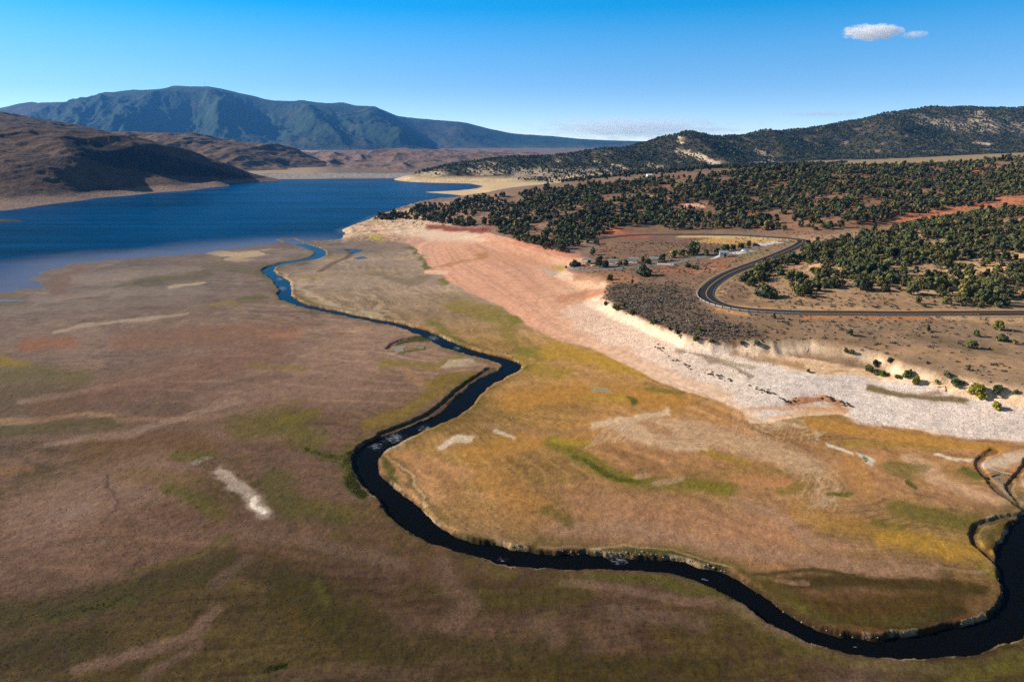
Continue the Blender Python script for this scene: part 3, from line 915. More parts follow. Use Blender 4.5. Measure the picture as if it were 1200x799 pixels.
S((196, 142, 104), [(880, 478), (940, 476), (1000, 482)], 4, .5)
S((120, 106, 78), [(1014, 455), (1050, 461), (1085, 466), (1122, 468)], 5, .9)
S((150, 124, 112), [(1075, 462), (1100, 460)], 3, .6)
S((150, 120, 90), [(860, 416), (910, 424), (945, 430)], 6, .6, brk=.9)
S((150, 136, 112), [(840, 424), (880, 430)], 3, .5)
S((158, 112, 92), [(690, 342), (720, 345)], 8, .6)
S((170, 118, 92), [(655, 350), (690, 346)], 6, .5)
S((196, 146, 120), [(560, 300), (640, 305)], 8, .5)
S((190, 130, 108), [(600, 284), (680, 300)], 6, .6)
S((216, 174, 156), [(500, 318.5), (522, 319.5)], 3.2, .95, soft=.25, brk=.2, uv=(U0, V0))
S((150, 110, 70), [(512, 312), (548, 304), (575, 297)], 2.0, .5)
S((182, 168, 158), [(640, 318), (668, 324), (700, 328)], 4, .7)
S((172, 150, 72), [(652, 314), (660, 315)], 4, .7)

# ---- bench with sagebrush
BENCH = [(706, 350), (712, 333), (690, 322), (662, 317), (690, 306), (700, 292), (715, 262), (760, 262), (840, 272), (960, 276), (1060, 262), (1200, 240), (1340, 225), (1340, 478), (1200, 464), (1130, 452), (1060, 440), (1000, 430), (905, 412), (830, 402), (775, 384), (722, 362)]
mbe = poly_mask(BENCH, 1.5, 2.2, 1.0)
be = keyed(U0, [(660, (146, 112, 90)), (740, (120, 96, 82)), (860, (128, 105, 87)), (960, (140, 117, 98)), (1200, (146, 123, 104))])
over(mbe, be * (1 + 0.2 * NB)[..., None])
SAGE = [(712, 352), (716, 342), (740, 336), (790, 332), (812, 340), (815, 358), (850, 376), (900, 388), (905, 400), (840, 400), (780, 384), (735, 366)]
ms = poly_mask(SAGE, 6, 2.2, 6)
over(ms, (94, 80, 70), .85)
S((150, 106, 80), [(780, 318), (820, 316), (850, 308)], 8, .7)
S((156, 112, 84), [(680, 325), (740, 328)], 6, .6)
S((112, 88, 80), [(740, 275), (790, 282), (840, 285)], 9, .5)
S((150, 92, 74), [(700, 272), (760, 276)], 6, .7)
S((186, 150, 96), [(830, 281), (880, 283), (910, 282)], 5, .8)
S((196, 172, 134), [(800, 277.5), (900, 279), (925, 281)], 2.2, .7)
S((128, 122, 82), [(870, 300), (900, 296)], 5, .5)
S((182, 150, 116), [(838, 335), (842, 350), (862, 358), (950, 360), (1000, 361), (1200, 362)], 3.5, .8)
S((190, 146, 106), [(815, 352), (840, 362), (880, 368)], 4, .7)
S((176, 124, 84), [(950, 372), (1040, 374), (1110, 374)], 4, .8)
S((196, 160, 124), [(1100, 373), (1200, 376)], 4, .6)
S((128, 104, 80), [(900, 400), (1000, 402)], 7, .4)
S((166, 136, 108), [(1020, 405), (1100, 415), (1200, 432)], 8, .5)
S((112, 96, 74), [(1080, 395), (1180, 412)], 8, .5)
S((182, 138, 112), [(820, 318), (830, 312)], 4, .5)
# cut bank: bare cream earth
band = np.exp(-(((FL['step'] - 0.55) / 0.34) ** 2)) * (FL['sw'] < 8) * (U0 > 705) * sstep(0.0, 0.02, FL['step']) * sstep(1.0, 0.985, FL['step'])
bandk = np.interp(U0, [700, 716, 722, 806, 832, 862, 878, 955, 985, 1006, 1062, 1122, 1160, 1210], [.4, .8, 1, 1, .3, .45, 1, .95, .25, .9, 1, 1, .65, .45])
over(band * bandk * sstep(-0.35, 0.25, NB + .6 * n1 + .4 * NF + 0.22), (228, 204, 184), .95)

# ---- sandy juniper slope right of the road, valley and forested rise
DPOLY = [(868, 330), (900, 312), (950, 288), (1040, 272), (1110, 257), (1200, 247), (1340, 238), (1340, 362), (1200, 362), (1040, 362), (950, 356), (880, 352)]
over(poly_mask(DPOLY, 4, 2.2, 4), (164, 136, 110), .9)
S((208, 172, 136), [(955, 312), (985, 325), (960, 335)], 10, .8)
S((206, 172, 136), [(1130, 320), (1170, 315), (1200, 305)], 16, .8)
S((196, 164, 130), [(1080, 342), (1140, 335)], 8, .7)
S((176, 148, 112), [(1130, 340), (1160, 350)], 8, .5)
S((152, 124, 100), [(900, 357), (1000, 354), (1100, 360)], 4, .6)
S((148, 124, 100), [(940, 286), (990, 276), (1040, 268), (1090, 260)], 6, .85)
S((160, 128, 108), [(930, 280), (960, 279)], 5, .6)
E_POLY = [(430, 262), (480, 244), (540, 234), (600, 224), (700, 210), (900, 195), (1200, 175), (1340, 170), (1340, 236), (1200, 242), (1110, 254), (1040, 264), (960, 274), (840, 271), (760, 262), (715, 262), (690, 290), (650, 292), (600, 279), (560, 269), (490, 267)]
me_ = poly_mask(E_POLY, 3, 2.2, 3)
over(me_, keyed(U0, [(430, (190, 168, 150)), (520, (158, 128, 112)), (600, (130, 106, 94)), (800, (128, 102, 87)), (1000, (142, 108, 88)), (1200, (142, 110, 92))]) * (1 + 0.2 * n1)[..., None])
for pts, r in (([(1045, 262), (1075, 254), (1110, 251)], 7), ([(1110, 243), (1150, 239), (1210, 233)], 6), ([(1040, 245), (1052, 246)], 4), ([(985, 216), (1000, 214)], 3), ([(1135, 200), (1150, 203)], 4), ([(1180, 208), (1200, 212)], 4),
               ([(960, 240), (975, 242)], 3), ([(780, 234), (800, 236)], 4), ([(860, 255), (870, 250)], 4), ([(700, 272), (730, 270)], 5)):
    S((182, 116, 88), pts, r, .8)
for pts, r in (([(763, 231), (772, 232)], 3), ([(800, 241), (826, 242)], 3), ([(780, 232), (786, 233)], 2)):
    S((226, 176, 154), pts, r, .9)
# pale rock point running into the lake
S((208, 182, 160), [(405, 270), (440, 264), (480, 262), (510, 262)], 16, .75)
S((196, 168, 148), [(420, 266), (450, 257), (480, 250)], 8, .7)
S((206, 184, 170), [(470, 270), (520, 276), (560, 276)], 10, .7)
S((176, 160, 92), [(435, 279), (452, 281)], 5, .8)
over(FL['rock'] * sstep(0.15, 0.5, fbm(XX / 14 + 0.4 * YY / 14, YY / 4, 4, 52)), (120, 86, 78), .6)
S((138, 76, 66), [(500, 266), (530, 268), (560, 271), (575, 268)], 4, .85, brk=.9)
# far flats
far_sand = (YY < 1520) * sstep(850, 950, YY) * sstep(-0.22, -0.16, XX / YY) * sstep(0.16, 0.10, XX / YY)
over(far_sand, (206, 182, 150), .95)
S((150, 142, 92), [(590, 212), (640, 213)], 2, .5)
S((150, 130, 92), [(540, 211), (600, 210)], 2, .4)
# meadow behind the near forest
mead = sstep(1100, 1200, YY) * sstep(0.10, 0.2, XX / YY)
over(mead, (150, 132, 104), .95)
# left far shore
ls = sstep(800, 900, YY) * sstep(-0.24, -0.30, XX / YY)
over(ls, keyed(U0, [(-100, (120, 104, 100)), (60, (138, 118, 112)), (150, (150, 130, 112)), (290, (160, 140, 120))]), .95)
S((150, 132, 78), [(92, 229.5), (125, 226)], 2, .8)
# banks of the river: wet dark foot, pale pebbles, damp edge
e = FL['riv']
over(sstep(1.7, 0.5, e) * (e < 3), (50, 40, 28), .85)
peb = sstep(1.15 + YY / 420, 0.7, e) * sstep(0.3, 0.6, e) * sstep(0.05, 0.4, fbm(XX / 9, YY / 9, 3, 221) + 0.35 * NB + 0.5 * NF - 0.02 + 0.35 * sstep(220, 330, YY)) * (e < 3)
over(peb, (172, 150, 124), .75)
over(sstep(7, 2, e) * sstep(1.4, 2.4, e) * sstep(-.35, .25, fbm(XX / 22, YY / 22, 3, 223) + .4 * NF), (84, 80, 36), .6)
over(sstep(0.15, -0.1, e), (40, 36, 30), .9)
over(FL['gul'], (70, 56, 44), .6)
# wet mud by the lake
over(sstep(25, 0, FL['lake']) * sstep(-140, -200, XX) * (YY < 560), (104, 90, 84), .5)
# road shoulder
over(sstep(ROAD_HW + 2.2, ROAD_HW + 0.4, FL['road']), (170, 140, 112), .6)
C = np.clip(C, 0.004, 0.85)
MASK[..., 2] = flatm * sstep(165, 235, YY) * (1 - .75 * mr)

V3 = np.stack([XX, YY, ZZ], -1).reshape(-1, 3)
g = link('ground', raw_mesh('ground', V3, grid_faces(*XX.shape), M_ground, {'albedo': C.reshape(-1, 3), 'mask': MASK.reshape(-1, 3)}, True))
tag(g, kind='structure')
SKY_STRETCH, SKY_HUE, SKY_STR, SKY_OFF = 2.6, 0.485, 0.15, 0.02
SAT_CURVE = [(0.0, 0.8), (0.02, 0.85), (0.08, 1.2), (0.12, 1.26), (0.18, 1.55), (0.24, 1.5), (0.34, 1.0), (0.5, 0.8)]
VAL_CURVE = [(0.0, 0.78), (0.02, 0.82), (0.05, 0.85), (0.08, 0.88), (0.12, 1.0), (0.18, 1.15), (0.24, 1.0), (0.34, 0.55), (0.5, 0.42)]
EXPO, USE_DN = 0.75, False
HAZE = 0.000034

# ------------------------------------------------------------------ water
def water_material(name, attr, rough, bumps, spec=0.5, ior=1.33):
    m, nt, b, N, L = new_mat(name)
    tc = N('ShaderNodeTexCoord').outputs['Object']
    at = N('ShaderNodeAttribute'); at.attribute_name = attr
    L(at.outputs['Color'], b.inputs['Base Color'])
    b.inputs['Roughness'].default_value = rough
    b.inputs['IOR'].default_value = ior
    b.inputs['Specular IOR Level'].default_value = spec
    b.inputs['Specular Tint'].default_value = (0.08, 0.55, 1.0, 1)
    prev = None
    for sc_, st_, di_ in bumps:
        mp = N('ShaderNodeMapping'); mp.inputs['Scale'].default_value = (1, 1.6, 1); L(tc, mp.inputs[0])
        bp = N('ShaderNodeBump'); bp.inputs['Strength'].default_value = st_; bp.inputs['Distance'].default_value = di_
        L(noise(nt, mp.outputs[0], sc_, 3), bp.inputs['Height'])
        if prev is not None: L(prev, bp.inputs['Normal'])
        prev = bp.outputs[0]
    L(prev, b.inputs['Normal'])
    return m, nt, b


M_lake, _, _ = water_material('lake_water', 'albedo', 0.22, [(0.9, 0.5, 0.25), (0.12, 0.25, 0.6)], spec=0.5, ior=1.02)
M_river, nt, b = water_material('river_water', 'albedo', 0.10, [(1.6, 0.25, 0.12), (0.3, 0.15, 0.2)], spec=0.5, ior=1.08)

wr = np.array(rows(250, 1640, 1.6, 0.008)); wa = np.linspace(-1.06, 0.25, 420)
WY, WA = np.meshgrid(wr, wa, indexing='ij'); WX = WA * WY
wd, _, _ = poly_dist(WX, WY, LAKE + [LAKE[0]])
wd = np.where(inside(WX, WY, LAKE), -wd, wd)
dpt = -wd + 8 * fbm(WX / 30, WY / 30, 3, 301)
flat = sstep(-120, -165, WX) * sstep(640, 540, WY)
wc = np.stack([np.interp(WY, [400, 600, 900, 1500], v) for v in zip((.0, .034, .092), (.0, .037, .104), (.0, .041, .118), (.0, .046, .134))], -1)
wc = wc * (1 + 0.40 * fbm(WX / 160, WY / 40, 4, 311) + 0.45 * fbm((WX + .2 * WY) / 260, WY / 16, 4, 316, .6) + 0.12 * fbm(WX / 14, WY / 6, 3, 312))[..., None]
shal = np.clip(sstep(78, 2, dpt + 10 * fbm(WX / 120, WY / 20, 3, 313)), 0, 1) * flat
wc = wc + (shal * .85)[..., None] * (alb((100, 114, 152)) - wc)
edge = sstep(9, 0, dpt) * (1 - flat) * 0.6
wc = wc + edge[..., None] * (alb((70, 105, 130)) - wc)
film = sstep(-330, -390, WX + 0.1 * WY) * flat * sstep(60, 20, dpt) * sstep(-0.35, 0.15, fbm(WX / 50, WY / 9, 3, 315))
wc = wc + (film * .7)[..., None] * (alb((92, 124, 178)) - wc)  # blue sky reflection of the wet flats put into the base colour
wk = wd < 14
wk = wk[:-1, :-1] | wk[1:, :-1] | wk[:-1, 1:] | wk[1:, 1:]
wf = grid_faces(*WX.shape, keep=wk)
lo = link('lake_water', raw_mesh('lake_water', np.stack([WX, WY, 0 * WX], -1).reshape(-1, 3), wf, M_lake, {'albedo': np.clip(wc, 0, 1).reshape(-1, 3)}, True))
tag(lo, kind='structure')

# river ribbon
RS = smooth_line(RIVS[::2], 4)
RS = RIVS if len(RS) < 10 else RS
tan = np.gradient(RS[:, :2], axis=0); tan /= np.linalg.norm(tan, axis=1)[:, None]
nrm = np.stack([-tan[:, 1], tan[:, 0]], 1)
nw = 13
offs = np.linspace(-1, 1, nw)
wid = RS[:, 3] + 2.2
P = RS[:, None, :2] + nrm[:, None, :] * (offs[None, :, None] * wid[:, None, None])
RZ = np.repeat(RS[:, 2:3], nw, 1)
rv = np.concatenate([P, RZ[..., None]], -1)
upx, upy = proj(rv[..., 0], rv[..., 1], rv[..., 2])
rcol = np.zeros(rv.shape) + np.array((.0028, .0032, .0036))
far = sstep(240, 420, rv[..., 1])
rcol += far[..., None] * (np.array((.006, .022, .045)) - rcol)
fo = np.zeros(upx.shape)
for (fx, fy, fr) in ((462, 513, 22), (440, 523, 14), (500, 503, 16), (331, 338, 10), (328, 327, 8), (508, 396, 12), (536, 408, 8), (725, 655, 22), (826, 679, 7), (1003, 757, 8), (590, 655, 10), (430, 517, 10)):
    fo = np.maximum(fo, np.exp(-(((upx - fx) / fr) ** 2 + ((upy - fy) / (fr * .5)) ** 2)))
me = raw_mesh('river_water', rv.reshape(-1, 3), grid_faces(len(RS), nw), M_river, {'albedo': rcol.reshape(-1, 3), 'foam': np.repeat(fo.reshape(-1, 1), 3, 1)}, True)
o = link('river_water', me); tag(o, kind='structure')
# broken white water where the stream runs over stones
at = nt.nodes.new('ShaderNodeAttribute'); at.attribute_name = 'albedo'
fa = nt.nodes.new('ShaderNodeAttribute'); fa.attribute_name = 'foam'
tcn = nt.nodes.new('ShaderNodeTexCoord').outputs['Object']
mpf = nt.nodes.new('ShaderNodeMapping'); mpf.inputs['Rotation'].default_value = (0, 0, .5); mpf.inputs['Scale'].default_value = (.55, 2.0, 1); nt.links.new(tcn, mpf.inputs[0])
nz = noise(nt, mpf.outputs[0], 1.5, 6, 0.75)
mul = nt.nodes.new('ShaderNodeMath'); mul.operation = 'MULTIPLY_ADD'; mul.inputs[1].default_value = 0.33
nt.links.new(fa.outputs['Fac'], mul.inputs[0]); nt.links.new(nz, mul.inputs[2])
fr_ = ramp(nt, mul.outputs[0], [(0.80, 0.0), (0.92, 1.0)])
mx = nt.nodes.new('ShaderNodeMix'); mx.data_type = 'RGBA'
nt.links.new(fr_, mx.inputs[0]); nt.links.new(at.outputs['Color'], mx.inputs[6]); mx.inputs[7].default_value = (0.30, 0.33, 0.38, 1)
nt.links.new(mx.outputs[2], b.inputs['Base Color'])


def puddle(px, py, ax, ay, col, mat=M_lake):
    x, y, z = (float(v[0]) for v in on_ground(px, py))
    th = np.linspace(0, 2 * np.pi, 28, endpoint=False)
    r = 1 + 0.5 * vnoise(np.cos(th) * 1.3 + px, np.sin(th) * 1.3, 5) + .25 * vnoise(np.cos(th) * 3.3 + px, np.sin(th) * 3.3, 6)
    V = [(x, y, 0)] + [(x + ax * rr * math.cos(t), y + ay * rr * math.sin(t), 0) for t, rr in zip(th, r)]
    V = np.array(V); V[:, 2] = gh(V[:, 0], V[:, 1]).max() + 0.03
    Fq = [(0, 1 + i, 1 + (i + 1) % 28) for i in range(28)]
    c = np.repeat(alb(col)[None], len(V), 0)
    tag(link('puddle', raw_mesh('puddle', V, Fq, mat, {'albedo': c}, True)), kind='structure')


puddle(418, 294, 4.0, 11, (46, 92, 140)); puddle(421, 302.5, 4.6, 6, (58, 104, 150)); puddle(402, 292, 9, 3, (90, 110, 130))
puddle(468, 409, 2.6, 3.6, (138, 136, 130)); puddle(493, 407, 1.3, 2.0, (128, 126, 116))
puddle(8, 352, 10, 3, (110, 120, 150))

# ------------------------------------------------------------------ road, markings, guardrail
def ribbon(name, line, off, hw, mat, dz, parent=None):
    L = np.asarray(line)
    t = np.gradient(L[:, :2], axis=0); t /= np.linalg.norm(t, axis=1)[:, None]
    n = np.stack([-t[:, 1], t[:, 0]], 1)
    a = L[:, :2] + n * (off - hw); b_ = L[:, :2] + n * (off + hw)
    V = np.concatenate([np.column_stack([a, L[:, 2] + dz]), np.column_stack([b_, L[:, 2] + dz])])
    k = len(L)
    Fq = [(i, i + 1, k + i + 1, k + i) for i in range(k - 1)]
    Fq = [q[::-1] for q in Fq] if False else Fq
    return link(name, raw_mesh(name, V, Fq, mat), parent)


rd = ribbon('road', RW, 0, ROAD_HW, M_asphalt, 0.0); tag(rd, kind='structure')
for off, hw, mt, nm in ((0.13, 0.07, M_yellow, 'centre_line'), (-0.13, 0.07, M_yellow, 'centre_line'), (3.35, 0.06, M_line, 'edge_line'), (-3.35, 0.06, M_line, 'edge_line')):
    ribbon(nm, RW, off * ROAD_HW / 3.9, hw, mt, 0.012, rd)

# guardrail along the outside of the bend
ru, rvv = proj(RW[:, 0], RW[:, 1], RW[:, 2])
k0 = int(np.argmin(np.hypot(ru - 824, rvv - 334))); k1 = int(np.argmin(np.hypot(ru - 1150, rvv - 367)))
GR = RW[k0:k1]
t = np.gradient(GR[:, :2], axis=0); t /= np.linalg.norm(t, axis=1)[:, None]
n = np.stack([-t[:, 1], t[:, 0]], 1)
cent = GR[:, :2].mean(0)
# side of the road that faces the reservoir (nearer to the camera at the bottom of the bend)
kb = len(GR) // 2
sgn = -1.0 if (n[kb, 1] > 0) else 1.0
GP = GR[:, :2] + n * sgn * 4.35
gz = np.array([float(gh(x, y)) for x, y in GP])
gz = np.maximum(gz, GR[:, 2] - 0.35)
gr = empty('guardrail', (float(GP[kb, 0]), float(GP[kb, 1]), float(gz[kb])))
tag(gr, 'pale steel guardrail on posts along the outer edge of the bending black road', 'guardrail')
org = Vector((float(GP[kb, 0]), float(GP[kb, 1]), float(gz[kb])))
prof = [(0.05, 0.52), (0.0, 0.58), (0.07, 0.66), (0.0, 0.74), (0.05, 0.82), (0.10, 0.82), (0.05, 0.74), (0.12, 0.66), (0.05, 0.58), (0.10, 0.52)]
V = []
for (x, y), z, nn in zip(GP, gz, n * sgn):
    for o_, h_ in prof:
        V.append((x - nn[0] * (0.1 + o_) - org.x, y - nn[1] * (0.1 + o_) - org.y, z + h_ - org.z))
m_ = len(prof)
Fq = [(i * m_ + j, i * m_ + (j + 1) % m_, (i + 1) * m_ + (j + 1) % m_, (i + 1) * m_ + j) for i in range(len(GP) - 1) for j in range(m_)]
link('rail', raw_mesh('rail', V, Fq, M_steel), gr)
bm = bmesh.new(); add_box(bm, (0, 0, 0.4), (0.16, 0.2, 1.1)); post_me = bpy.data.meshes.new('post'); bm.to_mesh(post_me); bm.free(); post_me.materials.append(M_timber)
for i in range(0, len(GP), max(1, len(GP) // 95)):
    p = link('post', post_me, gr)
    p.location = (GP[i, 0] - org.x, GP[i, 1] - org.y, gz[i] - org.z); p.rotation_euler = (0, 0, math.atan2(t[i, 1], t[i, 0]))

# campground lane and parking strip
def lane(name, pts, hw, mat, dz=0.10):
    s = smooth_line(np.array(pts, float), 6)
    x, y, z = on_ground(s[:, 0], s[:, 1])
    seg = np.concatenate([[0], np.cumsum(np.hypot(np.diff(x), np.diff(y)))]); q = np.linspace(0, seg[-1], max(6, int(seg[-1] / 2.5)))
    X_, Y_ = np.interp(q, seg, x), np.interp(q, seg, y)
    t = np.gradient(np.stack([X_, Y_], 1), axis=0); t /= np.linalg.norm(t, axis=1)[:, None] + 1e-9
    nn = np.stack([-t[:, 1], t[:, 0]], 1)
    V = []
    for k in np.linspace(-1, 1, 5):
        xx, yy = X_ + nn[:, 0] * hw * k, Y_ + nn[:, 1] * hw * k
        V.append(np.column_stack([xx, yy, gh(xx, yy) + dz]))
    V = np.concatenate(V); kk = len(X_)
    Fq = [(r * kk + i, r * kk + i + 1, (r + 1) * kk + i + 1, (r + 1) * kk + i) for r in range(4) for i in range(kk - 1)]
    tag(link(name, raw_mesh(name, V, Fq, mat)), kind='structure')


lane('campground_lane', [(668, 314), (680, 316.5), (695, 317), (715, 315.5), (740, 312.5), (765, 311), (790, 308.5), (812, 303.5), (835, 299.5), (862, 294.5), (884, 290), (905, 285.5), (925, 283.5)], 2.3, M_oldroad)
lane('campground_lane', [(690, 309), (705, 308.5), (725, 306.5), (745, 305), (770, 303.5), (790, 303)], 2.0, M_oldroad)
lane('campground_lane', [(662, 268.5), (672, 267), (684, 266)], 2.0, M_oldroad)
lane('parking_area', [(858, 298), (868, 296), (878, 294)], 4.2, M_concrete, 0.16)
lane('parking_area', [(889, 288), (900, 285.5), (914, 284)], 5.0, M_concrete, 0.16)
lane('campground_path', [(834, 304), (840, 301.5), (846, 298.5)], 1.3, M_concrete, 0.14)

# ------------------------------------------------------------------ far hills and mountain
def hill(name, cps, aR, yR, nc, nr, colfn, mat, relief, lam=2e-4, spurs=(), base=None, geo=True):
    X_, Y_, Z_ = [], [], []
    for c in cps:
        x, y, z = at_Y(*c); X_.append(float(x)); Y_.append(float(y)); Z_.append(float(z))
    f = TPS(np.array(X_), np.array(Y_), np.array(Z_), lam)
    yy = np.geomspace(*yR, nr); aa = np.linspace(*aR, nc)
    Y2, A2 = np.meshgrid(yy, aa, indexing='ij'); X2 = A2 * Y2
    Zs = f(X2, Y2)
    for pts, h, w in spurs:
        s = [at_Y(*p) for p in pts]
        d, par, side = poly_dist(X2, Y2, [(float(q[0]), float(q[1])) for q in s])
        hh = np.interp(par, np.arange(len(pts)), h)
        Zs = Zs + hh * np.maximum(0, 1 - d / w) ** 1.3
    Z2 = Zs + relief(X2, Y2, Zs)
    u, v = proj(X2, Y2, Zs)
    c = colfn(u, v, X2, Y2, Z2)
    lo_, hi_ = base if base else (-90, 1e9)
    k = Z2 > lo_
    k = k[:-1, :-1] | k[1:, :-1] | k[:-1, 1:] | k[1:, 1:]
    o = link(name, raw_mesh(name, np.stack([X2, Y2, Z2], -1).reshape(-1, 3), grid_faces(nr, nc, k), mat, {'albedo': np.clip(c, .004, .85).reshape(-1, 3)}, True))
    tag(o, kind='structure')
    return dict(X=X2, Y=Y2, Z=Z2, U=u, V=v, yy=yy, aa=aa)


def hsample(H, x, y):
    i = np.interp(y, H['yy'], np.arange(len(H['yy']))); j = np.interp(x / y, H['aa'], np.arange(len(H['aa'])))
    i0 = np.clip(i.astype(int), 0, len(H['yy']) - 2); j0 = np.clip(j.astype(int), 0, len(H['aa']) - 2)
    fi, fj = i - i0, j - j0
    Z = H['Z']
    return (Z[i0, j0] * (1 - fj) + Z[i0, j0 + 1] * fj) * (1 - fi) + (Z[i0 + 1, j0] * (1 - fj) + Z[i0 + 1, j0 + 1] * fj) * fi


def mixc(c, m, col):
    return c + np.clip(m, 0, 1)[..., None] * (alb(col) - c)


# --- wooded ridge on the right
crest = [(470, 208, 1520), (500, 200, 1560), (540, 191, 1610), (580, 186, 1660), (640, 182, 1760), (700, 178, 1860), (740, 170, 1960), (800, 160, 2100), (860, 158, 2150), (900, 156, 2200), (960, 148, 2300),
         (1040, 135, 2450), (1090, 127, 2500), (1130, 126, 2550), (1200, 126, 2600), (1300, 120, 2700), (1450, 132, 2800)]
foot = [(480, 210, 1460), (540, 209, 1440), (600, 207, 1450), (660, 206, 1480), (720, 205, 1500), (800, 202, 1500), (880, 200, 1550), (960, 196, 1600), (1040, 190, 1720), (1120, 186, 1820), (1200, 181, 1900), (1320, 176, 1980), (1450, 172, 2050)]
mid = [(800, 182, 1750), (870, 186, 1780), (930, 178, 1900), (985, 172, 2080), (1040, 162, 2080), (1100, 156, 2150), (1200, 152, 2220), (700, 190, 1640), (620, 194, 1600)]
back = [(u_, v_ + 22, y_ * 1.18) for u_, v_, y_ in crest]
under = [(u_, v_ + 12, y_ * 0.88) for u_, v_, y_ in foot]


def rel_F(X, Y, Z):
    m = sstep(10, 70, Z)
    return m * (11 * fbm((X + 0.5 * Y) / 240, (Y - .3 * X) / 420, 4, 401, 0.5, True) - 6 + 5 * fbm(X / 60, Y / 60, 3, 402))


def col_F(u, v, X, Y, Z):
    nb = fbm(X / 26, Y / 26, 4, 411); nb2 = fbm(X / 120, Y / 120, 3, 412)
    c = np.zeros(u.shape + (3,)) + alb((74, 70, 56))
    c = c * (1 + .3 * nb)[..., None]
    c = mixc(c, sstep(.25, .55, nb + .3 * nb2) * .6, (140, 122, 106))
    # pale rock outcrops
    for pts, r, op in (([(796, 161), (799, 168)], 3, .9), ([(795, 176), (808, 180), (820, 184), (832, 189), (846, 194), (858, 197)], 3.6, .95), ([(862, 203), (874, 207)], 2.4, .8), ([(770, 197), (790, 200), (804, 201)], 3.5, .7), ([(760, 192), (775, 196)], 3, .5),
                       ([(700, 205), (710, 207)], 2, .8), ([(668, 204), (678, 206)], 2, .7), ([(640, 178), (655, 189)], 2, .8), ([(697, 187), (703, 190)], 1.6, .8), ([(716, 192), (735, 199)], 2, .7), ([(720, 209), (730, 210)], 1.6, .7),
                       ([(1140, 168), (1158, 170)], 2.6, .8), ([(1080, 138), (1110, 146), (1150, 150)], 9, .6), ([(1150, 135), (1200, 150)], 13, .5), ([(885, 190), (902, 191)], 2, .6), ([(1170, 124), (1210, 128)], 5, .5),
                       ([(495, 205), (520, 203)], 4, .6), ([(560, 198), (640, 203), (720, 200)], 9, .5), ([(890, 176), (905, 184)], 6, .6)):
        pp = smooth_line(np.array(pts, float), 3) if len(pts) > 2 else np.array(pts, float)
        d, _, _ = poly_dist(u + 3 * nb, (v + 1.5 * nb2) * 1.6, [(a, b * 1.6) for a, b in pp])
        c = mixc(c, sstep(1.5, .5, d / r + 1.1 * fbm(X / 9, Y / 14, 3, 415)) * op, (226, 206, 186))
    c = mixc(c, sstep(12, 4, Z) * sstep(640, 600, u), (204, 182, 152))
    return c


HF = hill('wooded_ridge', crest + foot + mid + back + under, (-0.22, 1.10), (1250, 3300), 640, 420, col_F, M_hill, rel_F,
          spurs=[([(800, 160, 2100), (815, 178, 1850), (850, 195, 1640)], (6, 26, 8), 120), ([(1040, 135, 2450), (1050, 160, 2100), (1060, 180, 1860)], (4, 24, 6), 140), ([(1130, 126, 2550), (1160, 150, 2250), (1180, 172, 1980)], (4, 20, 4), 140),
                 ([(700, 178, 1860), (720, 192, 1680)], (6, 12), 90), ([(900, 156, 2200), (920, 176, 1920)], (8, 20), 110)], base=(-30, 0))

# --- bare hills on the left shore
A_c = [(-350, 128, 1300), (-150, 137, 1300), (0, 147, 1300), (50, 152, 1300), (100, 160, 1300), (150, 168, 1310), (187, 177, 1335), (233, 188, 1375), (267, 198, 1405), (293, 206, 1430), (320, 209, 1470)]
A_f = [(-350, 246, 830), (-150, 238, 860), (0, 231, 915), (50, 229, 960), (100, 224, 1040), (150, 217, 1140), (200, 213, 1215), (250, 211, 1310), (290, 209.5, 1410)]
A_m = [(150, 200, 1236), (190, 199, 1285), (235, 204, 1345), (265, 207, 1385), (210, 208, 1290), (90, 176, 1160), (75, 190, 1100), (50, 180, 1140), (50, 203, 1040), (0, 178, 1110), (0, 205, 1000), (-150, 175, 1080), (-150, 205, 960), (95, 205, 1090)]
A_b = [(-350, 128, 2000), (-150, 125, 2000), (0, 131, 2000), (20, 137, 1950), (73, 145, 1900), (110, 152, 1900), (140, 160, 1900), (200, 183, 1800), (260, 200, 1750), (330, 212, 1800), (0, 152, 1450), (60, 156, 1480), (120, 168, 1480), (180, 184, 1500), (250, 204, 1560),
       (-350, 150, 2600), (0, 170, 2600), (150, 180, 2500)]
A_u = [(u_, v_ + 16, y_ * .9) for u_, v_, y_ in A_f]


def rel_A(X, Y, Z):
    m = sstep(6, 50, Z)
    return m * (4 * fbm((X - 0.5 * Y) / 60, (Y + .5 * X) / 200, 4, 421, 0.5, True) + 2.0 * fbm(X / 25, Y / 25, 3, 422)) + 1.5 * sstep(3, 12, Z) * fbm(X / 14, Y / 14, 3, 423)


